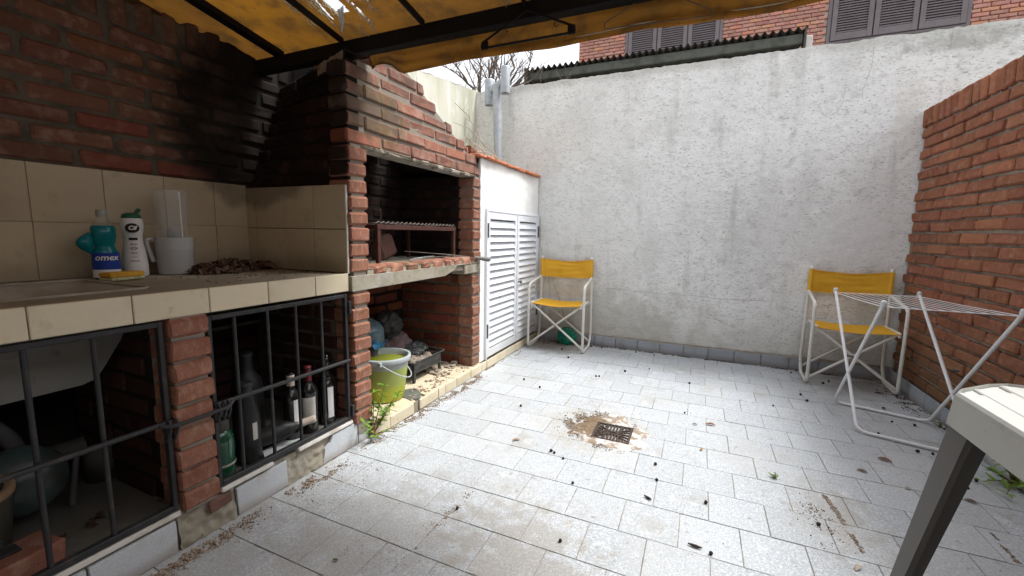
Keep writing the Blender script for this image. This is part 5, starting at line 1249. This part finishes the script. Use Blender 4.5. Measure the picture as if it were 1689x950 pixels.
part('tube', MB().tube([(-2.0, .58, .27), (-1.98, .70, .275)], .035, 14), 'pot_grey', dp)
part('tube', MB().tube([(-1.83, .60, .15), (-1.90, .65, .30)], .009, 8), 'pipe_grey', dp)
part('tin', MB().lathe([(0, 0), (.05, 0), (.05, .13), (0, .13)], (-1.98, .74, .137), 18), 'pot_grey', dp)
ob = thing('loose_brick', 'loose orange hollow brick with an iron bracket lying just inside the near gate', 'brick', (-1.62, .40, .136))
part('body', MB().bevbox((-.055, -.13, 0), (.055, .13, .062), .006, Matrix.Translation((-1.60, .355, .137)) @ Matrix.Rotation(math.radians(8), 4, 'Z'), .003, random.Random(1)), 'brick_pier', ob)
br = thing('iron_bracket', 'small dark iron bracket resting on the loose orange brick', 'bracket', (-1.62, .36, .2))
part('plate', MB().bevbox((-1.645, .30, .200), (-1.60, .42, .206), .002).bevbox((-1.645, .355, .206), (-1.64, .40, .23), .001), 'gate_iron', br)
lv = MB()
for k in range(40):
    x, y = rd.uniform(-1.75, -1.54), rd.uniform(.35, 1.45); s = rd.uniform(.003, .012)
    leaf(lv, (x, y, .140), s * 3, s * 1.6, Euler((rd.uniform(-.4, .4), rd.uniform(-.3, .3), rd.uniform(0, 6.28))).to_matrix().to_4x4(), .2)
tagit(part('leaf_litter', lv, 'dark_leaf', None, 'stuff', recalc=False), 'dry leaf bits on the cupboard floor just behind the iron gates', 'debris')

# ---- green mesh bag and cord in the corner
gb = blob('mesh_bag', 'crumpled green plastic net bag on the floor under the left chair', 'bag', (-1.13, 3.90, .075), (.085, .068, .075), 'green_mesh', 5, .35, 3)
gm = MB()
for k in range(26):
    a0 = rd.uniform(0, 2 * PI); ph = rd.uniform(-.2, 1.2); P = []
    for t in range(9):
        th = a0 + t * .28; P.append((-1.13 + .094 * math.cos(th) * math.cos(ph), 3.90 + .086 * math.sin(th) * math.cos(ph),   .082 + .080 * math.sin(ph + .05 * t)))
    gm.tube(P, .0025, 4)
part('netting', gm, 'green_mesh', gb)
cd_ = thing('cord', 'brown cord hanging down the white wall behind the left chair into the net bag', 'cord', (-1.36, 3.96, .1))
part('strand', MB().tube([(-1.455, 3.965, 1.22), (-1.452, 3.968, .95), (-1.42, 3.970, .86), (-1.36, 3.965, .72), (-1.33, 3.962, .45), (-1.325, 3.962, .12)], .0032, 5).tube([(-1.36, 3.965, .72), (-1.30, 3.965, .60), (-1.20, 3.955, .35), (-1.16, 3.93, .18)], .0045, 5), 'pale_twig', cd_)
part('strand', MB().tube([(-1.42, 3.3, .004), (-1.40, 3.33, .01), (-1.40, 3.40, .02), (-1.43, 3.46, .012)], .002, 5), 'cable', cd_)

# ---- weeds
def weed(label, c_, stems, seed, mat='green_leaf', cat='weed', spread=(1, 1)):
    wd = thing('weed', label, cat, c_); rd2 = random.Random(seed); sb = MB(); lf = MB()
    for (dx, dy, dz, ln, nl, ls) in stems:
        P = []; d_ = Vector((dx, dy, dz))
        for k in range(7):
            t = k / 6; P.append(Vector(c_) + d_ * ln * t + Vector((0, 0, -.25 * ln * t * t * (1 - abs(dz) * .5))))
        sb.tube(P, [.0028 - .0015 * k / 6 for k in range(7)], 5)
        for k in range(nl):
            t = .25 + .75 * k / max(1, nl - 1); i = min(5, int(t * 6)); q = P[i].lerp(P[i + 1], t * 6 - i if i < 5 else 1)
            s = ls * rd2.uniform(.45, .9); az = rd2.uniform(0, 6.28)
            rot = Matrix.Rotation(az, 4, 'Z') @ Matrix.Rotation(rd2.uniform(-.7, .3), 4, 'Y') @ Matrix.Rotation(rd2.uniform(-.5, .5), 4, 'X')
            leaf(lf, (0, 0, 0), s, s * .36, Matrix.Translation(q) @ rot @ Matrix.Translation((s * .5, 0, 0)), rd2.uniform(-.1, .15))
    part('stem', sb, 'stem', wd); part('foliage', lf, mat, wd, recalc=False)
    return wd
weed('leafy green weed growing at the foot of the pier beside the green bucket', (-1.470, 1.60, .02),
     [(-.05, .42, 1, .26, 26, .050), (.20, .58, .9, .24, 24, .048), (-.1, .18, 1, .24, 20, .048), (.25, -.55, .8, .17, 12, .055), (.55, .5, .35, .20, 6, .035), (.7, .2, .4, .16, 5, .035), (.1, .75, .8, .24, 20, .042), (.4, -.2, .25, .12, 7, .05), (.1, .42, .7, .20, 20, .046)], 3)
weed('low ragged weed with round leaves by the brick wall behind the table leg', (1.335, 2.50, .0),
     [(-.2, -.2, 1, .14, 12, .055), (-.3, .2, 1, .13, 12, .055), (-.6, .1, .5, .15, 10, .05), (0, -.6, .8, .17, 12, .05), (-.8, -.4, .3, .17, 9, .05), (-.1, .6, .7, .14, 10, .045), (-.5, -.8, .3, .2, 10, .05), (-.1, -1, .5, .22, 14, .05)], 8)
weed('mossy greyish weed clump at the brick wall foot, nearest the camera', (1.345, 2.33, .0),
     [(-.15, a / 5 - .6, 1, .10, 16, .04) for a in range(6)], 9, 'moss_leaf')
weed('tiny green weed under the clothes airer against the brick wall', (1.335, 3.12, .0), [(-.3, .3, .6, .05, 5, .03), (-.2, -.5, .6, .06, 6, .03), (-.6, 0, .4, .06, 5, .03)], 12)
weed('small green seedling sprouting from a tile joint in the middle of the patio', (.372, 2.089, .0), [(0, 0, 1, .03, 5, .026), (.4, .3, .6, .03, 4, .026), (-.4, .2, .6, .03, 4, .026), (.1, -.4, .6, .03, 4, .022)], 14)

# ---- soil and grit on the floor: thousands of tiny irregular flakes
def flakes(label, pts, wd, n, seed, mat='flake', smin=.001, smax=.006, name='dirt', cat='dirt', z=0.0, pile=.004, lim=(-1.475, 1.352)):
    """pts: polyline (strip) or a single centre (cluster); wd: spread (one number or (x, y))"""
    rd2 = random.Random(seed); mb = MB(); wx_, wy_ = wd if isinstance(wd, tuple) else (wd, wd)
    for _ in range(n):
        if len(pts) == 1: c_ = pts[0]
        else:
            i = rd2.randint(0, len(pts) - 2); t = rd2.random(); c_ = (pts[i][0] + (pts[i + 1][0] - pts[i][0]) * t, pts[i][1] + (pts[i + 1][1] - pts[i][1]) * t)
        for _t in range(6):
            x = c_[0] + rd2.gauss(0, wx_); y = c_[1] + rd2.gauss(0, wy_)
            if lim[0] < x < lim[1] and y < 3.972 and fnz(x, y, seed, 14, 3) > -.12: break
        else: continue
        s = smin + (smax - smin) * rd2.random() ** 3; k = rd2.choice((4, 5, 5, 6)); h = s * rd2.uniform(.15, .7) + rd2.random() * pile * .4
        a0 = rd2.uniform(0, 6.28); st_ = rd2.uniform(.45, 1); ca, sa = math.cos(a0), math.sin(a0)
        base = []; top = []
        for q in range(k):
            an = 2 * PI * q / k + rd2.uniform(-.3, .3); r = s * rd2.uniform(.7, 1.2); px, py = r * math.cos(an), r * math.sin(an) * st_
            gx, gy = x + px * ca - py * sa, y + px * sa + py * ca; base.append((gx, gy, z - .002)); top.append((x + (gx - x) * .7, y + (gy - y) * .7, z + h * rd2.uniform(.7, 1.1)))
        mb.add(base + top, [tuple(range(k, 2 * k))] + [(q, (q + 1) % k, (q + 1) % k + k, q + k) for q in range(k)])
    return tagit(part(name, mb, mat, None, 'stuff', recalc=False), label, cat)
flakes('brown soil and crumbs along the foot of the near counter base', [(-1.47, .50), (-1.455, .70), (-1.44, .86), (-1.46, .98)], .024, 800, 1, pile=.010, smax=.005)
flakes('dry brown straw and soil heaped below the rubble of the counter pier', [(-1.455, .62), (-1.44, .84)], (.012, .03), 260, 31, 'flake', .002, .010, pile=.012)
flakes('gravelly dirt below the broken skirting in front of the bottle cupboard', [(-1.46, 1.12), (-1.44, 1.25), (-1.46, 1.36)], .022, 650, 2, smax=.007, pile=.008)
flakes('dust spread over the tiles near the broken skirting', [(-1.36, 1.0), (-1.38, 1.5)], (.07, .10), 700, 22, smax=.0035)
flakes('brown dirt in front of the cream plinth below the brazier', [(-1.45, 1.80), (-1.45, 2.0), (-1.435, 2.25), (-1.43, 2.5), (-1.45, 2.70)], .020, 2200, 4, pile=.012)
flakes('light dirt at the plinth foot below the bucket', [(-1.45, 1.50), (-1.445, 1.60), (-1.45, 1.78)], .016, 500, 5)
flakes('thin trail of grit along the foot of the white cabinet plinth', [(-1.462, 2.7), (-1.462, 3.9)], .008, 500, 15)
flakes('dark leaf dirt in the corner under the left chair', [(-1.42, 3.88), (-1.25, 3.93), (-1.05, 3.93), (-.85, 3.95)], (.05, .03), 1000, 6, 'flake_dark', smax=.007, pile=.004)
flakes('dark dirt line along the foot of the white wall', [(-.9, 3.965), (0, 3.965), (1.33, 3.96)], (.05, .008), 1600, 7, 'flake_dark', smax=.007)
flakes('dark dirt and leaf bits in the right corner under the chair', [(1.30, 3.86), (1.32, 3.6), (1.335, 3.3)], (.045, .05), 900, 8, 'flake_dark', smax=.007, pile=.001)
flakes('dark gritty line at the foot of the brick wall', [(1.34, 3.3), (1.345, 2.2)], .012, 900, 18, 'flake_dark', smax=.006, pile=.004)
flakes('dried brown glue streak along a tile joint on the right of the patio', [(.540, 2.03), (.556, 1.93), (.566, 1.80), (.580, 1.70)], (.004, .006), 800, 9, smax=.006)
flakes('dark grit beside the brown streak right of the seedling', [(.47, 1.72), (.50, 1.84), (.46, 1.93)], (.030, .035), 260, 12, 'flake_dark', smax=.004)
flakes('dried brown streak on the tiles to the right of the table leg', [(1.045, 2.075), (1.043, 1.95), (1.038, 1.80)], .0035, 400, 10, smax=.005)
flakes('brown mud flakes crusted on the left side of the drain', [(-.545, 2.24)], (.045, .065), 2000, 13, smax=.0055, pile=.002, z=.004)
flakes('brown mud flakes crusted behind the drain', [(-.50, 2.36), (-.40, 2.39), (-.33, 2.35)], (.035, .03), 900, 14, smax=.0055, pile=.002, z=.003)
flakes('brown mud flakes at the near and right corners of the drain', [(-.25, 2.10), (-.25, 2.18), (-.30, 2.06), (-.44, 2.04)], (.025, .022), 700, 16, smax=.005, pile=.002, z=.002)
flakes('thin spray of mud specks round the drain', [(-.48, 2.30)], (.16, .15), 700, 17, smax=.003, pile=.001)
flakes('fine dark specks scattered over the whole patio floor', [(-1.2, 1.2), (1.2, 1.8), (-1.2, 2.4), (1.2, 3.0), (-1.2, 3.4), (1.2, 3.8)], (.35, .35), 1100, 19, 'flake', .0008, .0040, pile=.0)
flakes('brown dust collected in the near left tile joints', [(-1.012, .7), (-1.012, 1.05), (-.81, 1.05), (-.81, 1.25)], (.006, .05), 500, 20, smax=.003, pile=0)
flakes('brown dirt smear along a joint in the left foreground', [(-.80, 1.45), (-.80, 1.255), (-.83, 1.20)], (.010, .03), 500, 21, smax=.0035, pile=0)

# ---- berries, leaves and twigs dropped on the tiles
seeds = [(-.948, 2.318), (-.019, 2.66), (-.602, 1.879), (-.583, 1.869), (-.528, 1.836), (-.123, 1.974), (-.432, 1.662), (.089, 1.758), (-.789, 1.304), (-.376, 1.307), (.102, 1.465), (.472, 1.798), (-.105, 1.842), (-.652, 3.08), (-.631, 3.091), (-.308, 3.455), (-.005, 3.236), (-.473, 3.297), (-.786, 3.904), (-.472, 3.90), (-.311, 3.88), (-.979, 3.456), (-1.107, 3.684), (.708, 3.225), (.491, 3.031), (.692, 3.334), (.894, 3.684), (.943, 3.751), (.723, 3.865), (1.095, 3.068), (1.196, 3.063), (.964, 2.843), (1.071, 2.676), (1.13, 2.678), (1.193, 2.454), (1.125, 2.359), (-1.111, 2.769), (-.953, 2.67)]
sme = []
for k in range(3):
    r0 = random.Random(k); mb = MB().lathe([(0, -.0075), (.005, -.006), (.0075, 0), (.006, .005), (0, .0078)], (0, 0, 0), 8)
    mb.v = [(x * (1 + r0.uniform(-.15, .15)), y * (1 + r0.uniform(-.15, .15)), z) for x, y, z in mb.v]
    me = mb.mesh('seed_pod', 'seed'); fixn(me); sme.append(me)
for k, (x, y) in enumerate(seeds):
    s = R_.uniform(.75, 1.15) * (1.0 if y > 2 else .95)
    tagit(inst('seed_pod', sme[k % 3], None, (x, y, .0065 * s), (s, s * R_.uniform(.8, 1.2), s), (0, R_.uniform(-.5, .5), R_.uniform(0, 3))), 'small dark round berry lying on the pale patio tiles', 'berry', 'dark berries scattered over the patio floor')
LV = [((.121, 2.555), .05, 'slim reddish dry leaf lying beyond the drain towards the airer', .1, 'dry_leaf'), ((.075, 2.224), .032, 'small oval orange-brown leaf on the tiles right of the drain', 1.2, 'dry_leaf'), ((-.802, 1.906), .04, 'curled yellowish leaf on the tiles left of the drain', .6, 'wood_pale'),
      ((.886, 2.501), .055, 'reddish leaf on the tiles just in front of the clothes airer', -.4, 'dry_leaf'), ((.75, 2.329), .04, 'thin brown leaf on the tiles left of the reddish leaf by the airer', -.3, 'dark_leaf'), ((.884, 2.243), .026, 'round tan leaf on the tiles just left of the table leg', .2, 'wood_pale'),
      ((.538, 1.602), .04, 'grey-brown leaf at the lower right beside the brown streak', 1.0, 'pale_twig'), ((-1.01, .914), .022, 'small green leaf on the near left tiles', .2, 'moss_leaf'), ((.039, 2.519), .03, 'thin dark leaf sliver beside the slim reddish leaf', -.3, 'dark_leaf'),
      ((1.084, 2.241), .04, 'dark curled leaf on the tiles right of the table leg', -.5, 'dark_leaf'), ((1.20, 3.62), .05, 'brown leaf under the right chair near its front leg', .4, 'dark_leaf'), ((1.13, 3.30), .045, 'dark twisted leaf on the tiles under the clothes airer', .9, 'dark_leaf')]
for (x, y), s, lab, rz_, mt in LV:
    mb = MB(); leaf(mb, (x, y, .004), s, s * .42, Matrix.Rotation(rz_, 4, 'Z'), .04); tagit(part('fallen_leaf', mb, mt, None, recalc=False), lab, 'leaf')
for (x, y), s, lab, rz_ in (((-.127, 1.691), .035, 'short dark curved twig on the tiles in the middle foreground', -.5), ((.052, 1.479), .045, 'dark twig lying on the front tiles near the bottom edge', -.1)):
    P = [(x + s * math.cos(rz_) * t, y + s * math.sin(rz_) * t + .006 * t * t, .006) for t in (-.5, -.2, .1, .3, .5)]
    tagit(part('twig', MB().tube(P, [.002, .0042, .005, .004, .002], 6), 'seed', None), lab, 'twig')
